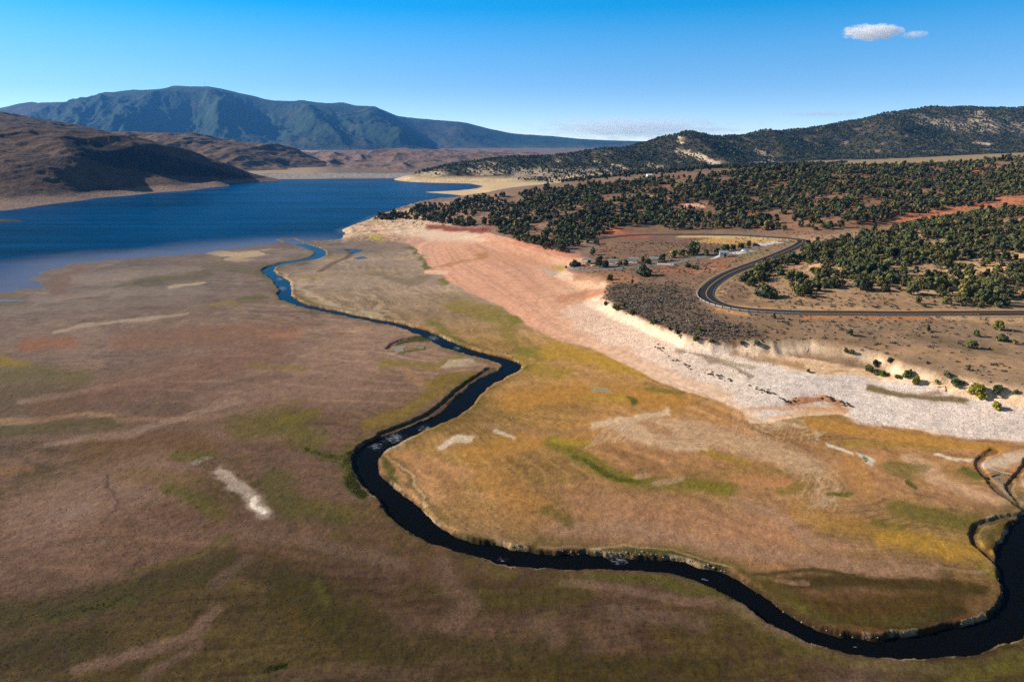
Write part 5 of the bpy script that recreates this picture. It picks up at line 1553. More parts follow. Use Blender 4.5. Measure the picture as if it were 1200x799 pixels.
# ------------------------------------------------------------------ single trees and bushes
SINGLE = [
    # px, py(base), width px, shape, hs, tint mult, name, label, cat
    (1139, 408, 13, 0, 1.0, (1, 1, 1), 'juniper_tree', 'lone round juniper on the bare bench, largest one below the right stretch of road', 'tree'),
    (1144, 394, 9, 1, 1.0, (1.05, 1.1, 1), 'juniper_tree', 'small round juniper just behind the lone large juniper on the bare bench', 'tree'),
    (1169, 386, 14, 4, .9, (1.1, 1.15, .9), 'juniper_tree', 'spreading juniper nearest below the road at the right edge of the bench', 'tree'),
    (1174, 399, 14, 3, .9, (.95, 1, 1), 'juniper_tree', 'wide flat juniper in front of the spreading one at the right edge of the bench', 'tree'),
    (1188, 403, 7, 0, 1.1, (1.1, 1.1, 1), 'juniper_tree', 'small juniper farthest right of the group on the bare bench', 'tree'),
    (1087, 388, 7, 2, 1.1, (.9, .95, 1), 'juniper_tree', 'narrow little juniper alone in the middle of the bare bench', 'tree'),
    (996, 393, 8, 1, 1.1, (.85, .9, 1), 'juniper_tree', 'small dark juniper alone on the bench below the orange road bank', 'tree'),
    (991, 413, 6, 2, 1.1, (.75, .85, 1), 'juniper_tree', 'tiny dark juniper on the lip of the cream cut bank', 'tree'),
    (907, 373, 5, 2, 1.3, (.8, .9, .9), 'juniper_tree', 'tiny upright juniper just below the guardrail', 'tree'),
    (898, 348, 26, 3, .85, (.85, .9, .95), 'juniper_tree', 'broad low juniper on the sandy ground inside the road bend', 'tree'),
    (881, 336, 17, 0, .9, (.85, .9, .95), 'juniper_tree', 'rounded juniper left of the broad low one inside the road bend', 'tree'),
    (674, 313, 14, 3, .9, (.75, .9, 1), 'juniper_tree', 'dark rounded tree at the tip of the campground beside the pink beach', 'tree'),
    (690.5, 308.5, 6, 0, 1.1, (.75, .85, .95), 'juniper_tree', 'small dark round tree between the pale campsites nearest the beach', 'tree'),
    (702, 313, 12, 2, 1.15, (.75, .9, 1), 'juniper_tree', 'tall dark tree in the middle of the campground', 'tree'),
    (709, 313.5, 10, 0, 1.1, (.8, .9, .9), 'juniper_tree', 'shorter dark tree touching the tall one in the campground', 'tree'),
    (726.5, 312, 7, 0, 1.2, (.75, .9, 1), 'juniper_tree', 'round dark tree by the campground lane right of the tall tree', 'tree'),
    (733, 311.5, 8, 2, 1.0, (.8, .9, 1), 'juniper_tree', 'dark tree next to the shelter in the middle of the campground', 'tree'),
    (759, 310, 9, 0, 1.1, (.75, .9, 1), 'juniper_tree', 'dark tree shading the shelter at the right of the campground', 'tree'),
    (753, 307, 7, 2, 1.1, (.9, 1, 1), 'juniper_tree', 'small tree behind the right campground shelter', 'tree'),
    (776, 306, 11, 0, 1.1, (.8, .95, 1), 'juniper_tree', 'full dark tree behind the pale slab near the lane', 'tree'),
    (720, 305, 6, 0, 1.0, (.85, .95, 1), 'juniper_tree', 'small tree along the back lane of the campground', 'tree'),
    (741, 334, 6, -1, 1.0, (.7, .8, .95), 'spire_tree', 'narrow dark spire-shaped tree at the edge of the sagebrush', 'tree'),
    (755, 323, 19, 3, 1.0, (.7, .8, .95), 'juniper_tree', 'wide dark tree behind the narrow spire-shaped tree', 'tree'),
    (715, 328, 10, 4, .8, (1.6, 1.4, .9), 'bush', 'yellowish bush on the pink sand below the campground lane', 'bush'),
    (806, 313, 9, 3, .8, (.7, .85, .9), 'bush', 'low dark bush on the reddish ground left of the road bend', 'bush'),
    (814, 315, 9, 3, .7, (.7, .85, .9), 'bush', 'second low dark bush, right of the first, on reddish ground', 'bush'),
    (813, 299, 20, 4, .95, (1.7, 1.7, 1.9), 'willow_tree', 'big grey-green rounded tree beside the campground washroom', 'tree'),
    (799, 300, 10, 0, 1.1, (.8, .95, 1), 'juniper_tree', 'dark tree left of the big grey-green tree', 'tree'),
    (789, 302, 14, 4, .8, (2.0, 1.9, 2.2), 'willow_tree', 'pale grey shrubby tree at the end of the campground', 'tree'),
    (827, 300, 10, 0, 1.1, (.9, 1, .9), 'juniper_tree', 'dark tree right of the big grey-green tree', 'tree'),
    (840, 297, 9, 0, 1.0, (.85, 1, .95), 'juniper_tree', 'first tree of the dark row behind the washroom', 'tree'),
    (850, 294.5, 11, 0, 1.0, (.95, 1.05, .95), 'juniper_tree', 'full tree right behind the washroom roof', 'tree'),
    (859, 293, 9, 0, 1.0, (.85, 1, .95), 'juniper_tree', 'middle tree of the dark row beside the parking strip', 'tree'),
    (868, 291.5, 9, 0, 1.0, (.9, 1, .95), 'juniper_tree', 'fourth tree of the dark row beside the parking strip', 'tree'),
    (877, 289, 7, 2, 1.1, (.8, .95, .95), 'juniper_tree', 'slim last tree of the dark row, next to the parked cars', 'tree'),
    (1073, 450, 12, -2, 1.3, (3.4, 2.6, .55), 'bush', 'bright yellow autumn bush at the foot of the cream bank', 'bush'),
    (1064, 442, 13, -2, 1.2, (2.0, 1.9, .8), 'bush', 'olive yellow bush behind the bright yellow one at the bank foot', 'bush'),
    (1145, 463, 24, -2, 1.0, (2.9, 2.5, .9), 'bush', 'largest yellow-green autumn bush at the foot of the bank on the right', 'bush'),
    (1168, 463, 16, 0, 1.1, (.8, 1.0, 1.1), 'juniper_tree', 'dark green tree touching the largest yellow-green bush', 'tree'),
    (1168, 479, 14, -2, 1.1, (3.2, 2.4, .55), 'bush', 'orange yellow bush on the pale gravel in front of the dark green tree', 'bush'),
    (1119, 451, 13, -2, 1.2, (1.7, 1.8, 1.7), 'bush', 'grey-green bush left of the largest yellow-green bush', 'bush'),
    (1127, 451, 8, 0, 1.0, (.7, .8, .9), 'bush', 'dark bush touching the grey-green bush at the bank foot', 'bush'),
    (1109, 441, 11, -2, 1.1, (2.0, 1.7, 2.4), 'bush', 'greyish leafless bush on the slope of the cream bank', 'bush'),
    (1033, 440, 15, -2, .7, (1.3, 1.5, .9), 'bush', 'low green bush on the gravel below the dark stand of scrub', 'bush'),
    (1052, 443, 10, -2, .7, (1.5, 1.6, .9), 'bush', 'low olive bush between the green and yellow bushes', 'bush'),
    (1098, 448, 8, -2, .8, (2.6, 2.2, .8), 'bush', 'small yellowish bush right of the bright yellow bush', 'bush'),
    (1026, 428, 9, -2, 1.3, (.8, .8, .8), 'bush', 'dark upright bush in the notch of the cream bank', 'bush'),
    (1018, 435, 13, -2, .9, (1.1, 1.1, 1.0), 'bush', 'grey-brown bush left below the notch of the cream bank', 'bush'),
    (1042, 424, 9, -2, 1.1, (.8, .8, .8), 'bush', 'dark bush on top of the cream bank right of the notch', 'bush'),
    (1135, 434, 5, 0, 1.1, (.7, .8, .8), 'bush', 'tiny dark bush on the slope above the grey-green bush', 'bush'),
    (1190, 461, 8, -2, 1.0, (2.0, 1.9, .9), 'bush', 'small olive bush behind the dark green tree at the right edge', 'bush'),
    (722, 363, 12, -2, 1.0, (1.6, 1.6, .7), 'bush', 'olive yellow bush at the left end of the cream bank', 'bush'),
    (710, 357, 7, -2, 1.0, (2.0, 1.7, .8), 'bush', 'small yellowish bush left of the olive one on the pale gravel edge', 'bush'),
    (731, 360, 5, 2, 1.3, (.6, .65, .7), 'bush', 'thin dark upright bush on top of the left cream bank', 'bush'),
    (741, 368, 9, -2, .9, (1.8, 1.5, .9), 'bush', 'tan bush on the face of the left cream bank', 'bush'),
    (766, 379, 9, -2, 1.0, (1.5, 1.7, .7), 'bush', 'green bush at the foot of the cream bank below the sagebrush', 'bush'),
    (776, 376, 5, 0, 1.0, (.6, .65, .7), 'bush', 'small dark bush right of the green bush below the sagebrush', 'bush'),
    (793, 391, 8, 0, .9, (.7, .75, .8), 'bush', 'dark bush on the gravel below the cream bank', 'bush'),
    (785, 387, 6, 0, .9, (.8, .75, .8), 'bush', 'small brown bush left of the dark bush on the gravel', 'bush'),
    (819, 388, 8, -2, 1.2, (2.4, 2.0, .8), 'bush', 'yellow bush on top of the bank at the end of the sagebrush', 'bush'),
    (815, 399, 12, -2, .9, (1.0, 1.1, .7), 'bush', 'dark olive bush at the bank foot below the yellow one', 'bush'),
    (834, 401, 7, -2, .9, (.8, .9, .8), 'bush', 'little dark bush right of the dark olive bush at the bank foot', 'bush'),
    (947, 436, 6, 0, .9, (.9, 1.0, .8), 'bush', 'lone small bush with a dark shadow on the open pale gravel', 'bush'),
    (887, 404, 10, -2, 1.0, (1.5, 1.4, 1.2), 'bush', 'grey-brown bush against the grooved cream bank', 'bush'),
    (870, 403, 8, -2, .9, (1.4, 1.3, 1.2), 'bush', 'small grey bush at the left end of the grooved cream bank', 'bush'),
    (998, 415, 8, -2, 1.2, (2.8, 2.2, 1.0), 'bush', 'straw yellow bush beside the tiny dark juniper on the bank lip', 'bush'),
    (663, 314, 5, -2, .9, (3.0, 2.7, .6), 'bush', 'small yellow-green bush at the tip of the campground', 'bush'),
    (1156, 561, 6, -2, .8, (.8, .8, .7), 'bush', 'dark clump on the edge of the dry side channel', 'bush'),
]
SPIRE = crown(71, 420, .22, 'spire', ICO1, nb=14); SPM = raw_mesh('spire_crown', *SPIRE[:2], M_leaf, {'Col': SPIRE[2]})
SHB = [crown(72 + i, 420, .20, 'shrub', ICO1, nb=11) for i in range(3)]
pxs = np.array([s[0] for s in SINGLE], float); pys = np.array([s[1] for s in SINGLE], float)
bx_, by_, bz_ = on_ground(pxs, pys)
tint_mesh = {}
for k, (px_, py_, wpx, sh, hs, tm, nm, lb, ct) in enumerate(SINGLE):
    dist = math.hypot(by_[k], CAM_H - bz_[k])
    rad = wpx * dist / F / 2 * 1.0
    base = SPIRE if sh == -1 else SHB[k % 3] if sh == -2 else JUN[sh]
    me = raw_mesh('crown', base[0], base[1], M_leaf, {'Col': base[2] * np.array(tm)})
    tree(nm, float(bx_[k]), float(by_[k]), rad, hs, k % 6, lb, ct, z=float(bz_[k]), crown_mesh=me, part='crown' if ct == 'tree' else 'foliage')

# ------------------------------------------------------------------ sagebrush, grass, stones (ground cover nobody could count)
def pick(weight, n, jit=1.0):
    w_ = weight.ravel() * (YY * np.gradient(RARR)[:, None]).ravel()
    w_ = np.cumsum(w_); i = np.searchsorted(w_, RNG.uniform(0, w_[-1], n))
    i = np.clip(i, 0, XX.size - 1)
    x = XX.ravel()[i] + RNG.uniform(-.5, .5, n) * jit; y = YY.ravel()[i] + RNG.uniform(-.5, .5, n) * jit
    return x, y, i


roadfree = (FL['road'] > 5.2)
wgt = ms * np.clip(.55 + 1.4 * fbm(XX / 16, YY / 16, 3, 603), .05, 1.3) + poly_mask(SAGE, 26, 2.2, 10) * .22 + mbe * .07 * (YY < 480) + mbe * .10 * sstep(.05, .3, fbm(XX / 30, YY / 30, 3, 601)) * (YY < 480)
wgt = wgt * roadfree * (FL['step'] > .9)
x, y, i = pick(wgt, 8000, 2)
SG = [crown(140 + j, 22, .42, 'shrub', OCT, tint=(.22, .175, .135), nb=5) for j in range(4)]
rr_ = .25 + .85 * RNG.beta(1.4, 2.6, len(x)); tn_ = RNG.uniform(.5, 1.25, (len(x), 1)) * np.stack([RNG.uniform(.9, 1.15, len(x)), np.ones(len(x)), RNG.uniform(.85, 1.1, len(x))], 1)
scatter_mesh('sagebrush', SG, RNG.integers(0, 4, len(x)), np.column_stack([x, y, gh(x, y) - .05]), np.column_stack([rr_, rr_ * .7]), RNG.uniform(0, 6.28, len(x)), tn_, M_cover, 'grey-brown sagebrush covering the bench between beach and road', 'sagebrush')
# scrub under the junipers and on the valley floor
x, y, i = pick((poly_mask(DPOLY, 2) * .5 + me_ * .5) * roadfree * (YY < 700), 6000, 2)
rr_ = RNG.uniform(.3, .9, len(x)); tn_ = RNG.uniform(.4, 1.0, (len(x), 1)) * np.ones((len(x), 3))
scatter_mesh('undergrowth', SG, RNG.integers(0, 4, len(x)), np.column_stack([x, y, gh(x, y) - .05]), np.column_stack([rr_, rr_ * .8]), RNG.uniform(0, 6.28, len(x)), tn_, M_cover, 'low brown scrub between the junipers', 'undergrowth')


def tuft(seed):
    r = np.random.default_rng(seed); V, Fq = [], []
    for k in range(6):
        a = r.uniform(0, 6.28); d = r.uniform(.1, .9); p = np.array((d * math.cos(a), d * math.sin(a), 0)); l = r.uniform(.5, 1.0); q = r.uniform(.5, 1.1)
        t_ = np.array((-math.sin(a + q), math.cos(a + q), 0)) * .38
        tip = p + np.array((math.cos(a), math.sin(a), 0)) * r.uniform(.1, .5) + (0, 0, l)
        V += [p - t_, p + t_, tip]; Fq.append((3 * k, 3 * k + 1, 3 * k + 2))
    return np.array(V), np.array(Fq), np.ones((18, 3))


TU = [tuft(s) for s in range(5)]
green = sstep(-.02, .12, (C[..., 1] - C[..., 0] * .80) / (C[..., 0] + .01)) * sstep(1.9, 1.2, C[..., 2] / (C[..., 1] * .62 + 1e-4))
gw = (.025 + green) * sstep(330, 150, YY) * (FL['riv'] > 1.2) * (FL['lake'] > 3) * (Z0 < 4.5) * (mb < .05) * (C.max(-1) < .32)
gw = gw * (0.4 + sstep(0, .5, NB + .3))
x, y, i = pick(gw, 75000, .6)
cc_ = C.reshape(-1, 3)[i] * RNG.uniform(1.0, 2.3, (len(x), 1)) * np.array((.97, 1.04, .92))
sc_ = RNG.uniform(.08, .17, len(x)) * (1 + .35 * green.ravel()[i] * RNG.uniform(0, 1, len(x)))
scatter_mesh('grass', TU, RNG.integers(0, 5, len(x)), np.column_stack([x, y, gh(x, y) - .03]), np.column_stack([sc_, sc_ * RNG.uniform(.6, 1.1, len(x))]), RNG.uniform(0, 6.28, len(x)), np.clip(cc_, .004, .6), M_cover, 'short green and golden grass on the lakebed', 'grass')

STONES = []
for s in range(4):
    r = np.random.default_rng(200 + s); V = OCT[0] * r.uniform(.6, 1.3, (6, 1)) * (1, .8, .55); STONES.append((V, OCT[1], np.ones((6, 3))))
peb2 = sstep(2.2, 1.0, FL['riv']) * (FL['riv'] > .3) * .35 * (peb > .4)
x, y, i = pick(MASK[..., 0] * .30 * sstep(-.2, .4, NB + .2) + peb2, 9000, .6)
sc_ = RNG.uniform(.08, .32, len(x))
cc_ = np.clip(C.reshape(-1, 3)[i] * RNG.uniform(.6, 1.2, (len(x), 1)), .01, .8)
scatter_mesh('gravel', STONES, RNG.integers(0, 4, len(x)), np.column_stack([x, y, gh(x, y)]), np.column_stack([sc_, sc_]), RNG.uniform(0, 6.28, len(x)), cc_, M_cover, 'pale cobbles and gravel on the dry shore', 'gravel')

# dark weeds in a drift line across the gravel
dl_ = smooth_line(np.array([(768, 406), (776, 412), (790, 421), (815, 431), (840, 440), (862, 449), (892, 457), (908, 464), (925, 470), (955, 466), (985, 472), (1000, 480)], float), 30)
dl_ = dl_[RNG.uniform(size=len(dl_)) < .32 + .3 * np.sin(np.arange(len(dl_)) / 9.0)]
x, y, z = on_ground(dl_[:, 0] + RNG.normal(0, 2.2, len(dl_)), dl_[:, 1] + RNG.normal(0, 1.3, len(dl_)))
rr_ = RNG.uniform(.2, .6, len(x)); tn_ = RNG.uniform(.25, .6, (len(x), 1)) * np.ones((len(x), 3))
scatter_mesh('weeds', SG, RNG.integers(0, 4, len(x)), np.column_stack([x, y, z - .04]), np.column_stack([rr_ * 1.5, rr_ * .7]), RNG.uniform(0, 6.28, len(x)), tn_, M_cover, 'dark dry weeds in a broken line across the pale gravel', 'weeds')

# ------------------------------------------------------------------ stones and driftwood along the river
RKM = []
for s in range(5):
    r = np.random.default_rng(300 + s); V, Fq = ICO2
    d = 1 + .28 * vnoise(V[:, 0] * 1.7 + s * 7, V[:, 1] * 1.7 + V[:, 2] * 1.3, s)
    RKM.append(raw_mesh('stone', V * d[:, None] * (1, .8, .6), Fq, M_stone))


def rock(px, py, r, label, group):
    x, y, z = (float(v[0]) for v in on_ground(px, py))
    o = link('rock', random.choice(RKM)); o.location = (x, y, z + r * .2); o.scale = (r, r * random.uniform(.8, 1.2), r * random.uniform(.8, 1.2)); o.rotation_euler = (0, 0, random.uniform(0, 6.28))
    tag(o, label, 'rock', group)


rl = smooth_line(np.array([(656, 645), (680, 648), (720, 648), (745, 647), (770, 650), (800, 656), (830, 663), (850, 670)], float), 10)
for q in rl[::2]:
    rock(q[0] + random.uniform(-2, 2), q[1] + random.uniform(-1.5, 2.5), random.uniform(.12, .28), 'pale stone on the far bank of the bottom stretch of the river', 'stones along the far bank of the bottom stretch')
for q in smooth_line(np.array([(888, 694), (905, 706), (930, 722), (960, 737), (1000, 745), (1035, 746)], float), 5)[::2]:
    rock(q[0] + random.uniform(-2, 2), q[1] + random.uniform(-1, 1.5), random.uniform(.10, .2), 'pale stone at the foot of the dark grassy bank inside the last bend', 'stones inside the last bend')
for q in smooth_line(np.array([(570, 408), (585, 412), (600, 418), (612, 428)], float), 5)[::2]:
    rock(q[0] + random.uniform(-1.5, 1.5), q[1] + random.uniform(-1, 1), random.uniform(.3, .55), 'pale stone on the outer bank of the sharp upper bend', 'stones on the sharp upper bend')
for px_, py_, r_, lb in ((892, 713, .45, 'brown stone lying in the water close to the near bank'), (1180, 684, .5, 'stone in the water under the grassy bank at the wide pool'), (1178, 696, .3, 'small stone beside the larger one in the wide pool'),
                        (603, 658, .3, 'small stone breaking the water in the bottom stretch'), (600, 490, .4, 'pale stone where the river turns left above the rapids')):
    rock(px_, py_, r_, lb, None)


def log(px, py, L, rz, r, label):
    x, y, z = (float(v[0]) for v in on_ground(px, py))
    V, Fq = [], []
    for i in range(6):
        t_ = i / 5; ra = r * (1 - .6 * t_)
        for k in range(8):
            a = k / 8 * 6.283; V.append((L * (t_ - .5), ra * math.cos(a) + .12 * math.sin(t_ * 5), ra * math.sin(a)))
    for i in range(5):
        for k in range(8): Fq.append((i * 8 + k, i * 8 + (k + 1) % 8, i * 8 + 8 + (k + 1) % 8, i * 8 + 8 + k))
    o = link('driftwood_log', raw_mesh('driftwood_log', V, Fq, M_stone, smooth=True)); o.location = (x, y, z + r * .8); o.rotation_euler = (0, 0, rz)
    tag(o, label, 'log')


log(1171, 553, 5.0, 2.4, .26, 'pale driftwood log lying in the dry side channel')
log(1166, 557, 3.4, .5, .18, 'short driftwood log crossing below the pale one in the dry channel')
log(1104, 450, 7.0, 2.7, .22, 'bleached driftwood trunk on the gravel left of the largest yellow-green bush')
log(1108, 453, 6.0, .3, .16, 'thin bleached log lying beside the driftwood trunk on the gravel')
log(1069, 444, 4.0, 2.5, .16, 'pale log between the bright yellow bush and the low olive bush')
log(896, 710, 2.6, .6, .16, 'snagged branch in the river at the near bank')

# ------------------------------------------------------------------ campground furniture, cars, buildings
def shelter(px, py, w, d, rz, label):
    x, y, z = (float(v[0]) for v in on_ground(px, py))
    e_ = empty('picnic_shelter', (x, y, z), rz); tag(e_, label, 'shelter', 'picnic shelters in the campground')
    bm = bmesh.new()
    V = [bm.verts.new(p) for p in ((-w / 2, -d / 2, 2.4), (w / 2, -d / 2, 2.4), (w / 2, 0, 3.0), (-w / 2, 0, 3.0), (w / 2, d / 2, 2.4), (-w / 2, d / 2, 2.4))]
    V2 = [bm.verts.new(v.co - Vector((0, 0, .14))) for v in V]
    for q in ((0, 1, 2, 3), (3, 2, 4, 5)):
        bm.faces.new([V[i] for i in q]); bm.faces.new([V2[i] for i in q[::-1]])
    for a, b in ((0, 1), (1, 2), (2, 4), (4, 5), (5, 3), (3, 0)): bm.faces.new((V[b], V[a], V2[a], V2[b]))
    bm_obj('roof', bm, M_greyroof, e_)
    for sx_ in (-1, 1):
        for sy_ in (-1, 1):
            bm = bmesh.new(); add_box(bm, (sx_ * (w / 2 - .3), sy_ * (d / 2 - .3), 1.1), (.16, .16, 2.6)); bm_obj('post', bm, M_timber, e_)
    bm = bmesh.new(); add_box(bm, (0, 0, .06), (w * .95, d * .95, .1)); bm_obj('slab', bm, M_concrete, e_)
    t_ = empty('picnic_table', (x, y, z + .11), rz); tag(t_, 'picnic table under the ' + label.replace('picnic ', '').replace('grey roofed ', ''), 'table')
    bm = bmesh.new(); add_box(bm, (0, 0, .74), (1.8, .75, .06)); bm_obj('table_top', bm, M_timber, t_)
    for s_ in (-1, 1):
        bm = bmesh.new(); add_box(bm, (0, s_ * .65, .44), (1.8, .26, .05)); bm_obj('bench', bm, M_timber, t_)
        bm = bmesh.new(); add_box(bm, (s_ * .65, 0, .36), (.08, 1.5, .08)); add_box(bm, (s_ * .65, 0, .36), (.09, .09, .72)); bm_obj('leg', bm, M_timber, t_)


shelter(687, 309, 5.2, 4.2, .1, 'leftmost picnic shelter standing nearest the pink beach')
shelter(718, 309.5, 5.6, 4.2, .0, 'grey roofed shelter standing between the tall and the round dark campground trees')
shelter(742, 307.5, 5.6, 4.4, -.1, 'grey roofed shelter standing left of the small tree behind the lane')
shelter(766, 307, 5.2, 4.2, -.15, 'rightmost grey picnic shelter standing beside the full dark tree')


def box_house(name, px, py, w, d, h, rz, wall, roof, label, cat, gable=.9, door=True, zoff=0.0, at=None):
    x, y, z = at if at else (float(v[0]) for v in on_ground(px, py))
    e_ = empty(name, (x, y, z + zoff), rz); tag(e_, label, cat)
    bm = bmesh.new(); add_box(bm, (0, 0, h / 2 - .2), (w, d, h + .4)); wl = bm_obj('wall', bm, wall, e_)
    bm = bmesh.new(); o_ = .4
    P4 = [(-w / 2 - o_, -d / 2 - o_, h + .02), (w / 2 + o_, -d / 2 - o_, h + .02), (w / 2 + o_, d / 2 + o_, h + .02), (-w / 2 - o_, d / 2 + o_, h + .02), (-w / 2 - o_, 0, h + gable), (w / 2 + o_, 0, h + gable)]
    vs = [bm.verts.new(p) for p in P4]
    for q in ((0, 1, 5, 4), (2, 3, 4, 5), (0, 4, 3), (1, 2, 5), (3, 2, 1, 0)): bm.faces.new([vs[i] for i in q])
    bm_obj('roof', bm, roof, e_)
    if door:
        bm = bmesh.new(); add_box(bm, (w * .22, -d / 2 - .03, 1.03), (1.1, .07, 2.06)); bm_obj('door', bm, M_dark, e_)
        bm = bmesh.new(); add_box(bm, (-w * .22, -d / 2 - .03, 1.6), (.9, .07, .6)); bm_obj('window', bm, M_dark, e_)
    return e_


box_house('washroom', 847.5, 300.5, 4.6, 3.6, 2.6, -.25, M_white, M_greyroof, 'small white walled washroom with a dark doorway beside the campground lane', 'building')
shx, shy = float(at_Y(760, 219, 745)[0]), 745.0
box_house('cabin', 0, 0, 5.0, 4.0, 3.6, .2, M_white, M_white, 'tiny white cabin on the wooded crest above the campground', 'building', gable=1.0, at=(shx, shy, float(gh(shx, shy)) + 2.0))
bm = bmesh.new(); add_box(bm, (0, 0, 1.2), (9, .0 + 4.4, .25)); 


def pad(px, py, w, d, rz, label):
    x, y, z = (float(v[0]) for v in on_ground(px, py))
    bm = bmesh.new(); add_box(bm, (0, 0, .05), (w, d, .30), bevel=.03); o = bm_obj('concrete_slab', bm, M_concrete); o.location = (x, y, z); o.rotation_euler = (0, 0, rz); tag(o, label, 'slab')


bm.free()
pad(780, 310, 9, 4.0, -.1, 'pale concrete slab beside the lane at the right end of the campground')
pad(727, 308.3, 5, 4, 0, 'pale camping pad between the second and third shelters')
pad(697, 311, 4.5, 3.6, .1, 'pale camping pad between the leftmost shelter and the tall dark tree')


def car(px, py, rz, paint, label):
    x, y, z = (float(v[0]) for v in on_ground(px, py))
    e_ = empty('parked_car', (x, y, z + .16), rz); tag(e_, label, 'car', 'cars on the parking strip')
    prof = [(-2.15, .35), (2.2, .35), (2.25, .75), (1.25, .95), (.55, 1.45), (-1.35, 1.5), (-1.95, 1.0), (-2.2, .9)]
    bm = bmesh.new()
    a = [bm.verts.new((p, -.88, q)) for p, q in prof]; b = [bm.verts.new((p, .88, q)) for p, q in prof]
    bm.faces.new(a); bm.faces.new(b[::-1])
    for i in range(len(prof)): bm.faces.new((a[(i + 1) % 8], a[i], b[i], b[(i + 1) % 8]))
    bmesh.ops.bevel(bm, geom=list(bm.edges), offset=.07, segments=2, affect='EDGES')
    bm_obj('body', bm, paint, e_, True)
    bm = bmesh.new()
    for s_ in (-1, 1): add_box(bm, (-.35, s_ * .885, 1.2), (1.7, .02, .34))
    bm_obj('side_window', bm, M_glass, e_)
    bm = bmesh.new(); add_box(bm, (.93, 0, 1.22), (.03, 1.5, .62), rx=0); bm.verts.ensure_lookup_table(); bmesh.ops.rotate(bm, verts=bm.verts, cent=(.93, 0, 1.22), matrix=Matrix.Rotation(-.95, 3, 'Y')); bm_obj('windscreen', bm, M_glass, e_)
    for sx_ in (-1.35, 1.4):
        for sy_ in (-.8, .8):
            bm = bmesh.new(); bmesh.ops.create_cone(bm, cap_ends=True, segments=16, radius1=.34, radius2=.34, depth=.22, matrix=Matrix.Translation((sx_, sy_, .34)) @ Matrix.Rotation(math.pi / 2, 4, 'X')); bm_obj('wheel', bm, M_rubber, e_)


car(886, 288.6, -.3, M_bluecar, 'dark blue car parked at the end of the tree row by the pale parking strip')
car(873, 295.5, -.35, M_silver, 'pale car parked on the strip nearer the washroom')

# dam across the far end of the lake
xa, ya = at_z(296, 209.3, 0); xb, yb = at_z(486, 209.0, 0)
xa, ya, xb, yb = map(float, (xa, ya, xb, yb))
dx_, dy_ = xb - xa, yb - ya; Ld = math.hypot(dx_, dy_); ux, uy = dx_ / Ld, dy_ / Ld; nx, ny = -uy, ux
if ny < 0: nx, ny = -nx, -ny
e_ = empty('dam', ((xa + xb) / 2, (ya + yb) / 2, 0)); tag(e_, 'long low pale rock-faced dam closing the far end of the blue lake', 'dam')
def prism(name, prof, mat):
    V, Fq = [], []; k = len(prof); ns = 40
    for i in range(ns + 1):
        s = (i / ns - .5) * (Ld + 60)
        for q, z in prof: V.append((ux * s + nx * q, uy * s + ny * q, z + .4 * vnoise(np.array([s / 9 + q]), np.array([z]), 3)[0] * (1 if z > 0 else 0)))
    for i in range(ns):
        for j in range(k - 1): Fq.append((i * k + j, i * k + j + 1, (i + 1) * k + j + 1, (i + 1) * k + j))
    return link(name, raw_mesh(name, V, Fq, mat), e_)
M_riprap = plain('pale_riprap', (0.36, 0.32, 0.29), 0.95, .35, .25)
prism('embankment', [(-8, -4), (16, 9.6), (24, 9.6), (70, -70)], M_riprap)
prism('crest_road', [(16.5, 9.6), (16.6, 10.0), (23.4, 10.0), (23.5, 9.6)], M_concrete)

# masts on the mountain top
for px_, py_, h_, lb in ((240.3, 102, 62, 'taller thin antenna mast on the summit of the blue mountain'), (232, 102, 36, 'shorter antenna mast on the mountain summit left of the taller one')):
    x, y, z = (float(v) for v in at_Y(px_, py_, 9230))
    z = float(hsample(HM, np.array([x]), np.array([y]))[0]) - 2
    m_ = empty('antenna_mast', (x, y, z)); tag(m_, lb, 'mast')
    bm = bmesh.new()
    for k in range(3):
        a = k * 2.094; add_box(bm, (1.4 * math.cos(a), 1.4 * math.sin(a), h_ / 2), (.5, .5, h_))
    for k in range(10): add_box(bm, (0, 0, h_ * (k + .5) / 10), (2.6, 2.6, .4))
    bm_obj('lattice', bm, M_steel, m_)
    bm = bmesh.new(); add_box(bm, (0, 0, h_ * .8), (4.5, 3, 3.5), bevel=.4); bm_obj('antenna', bm, M_white, m_)

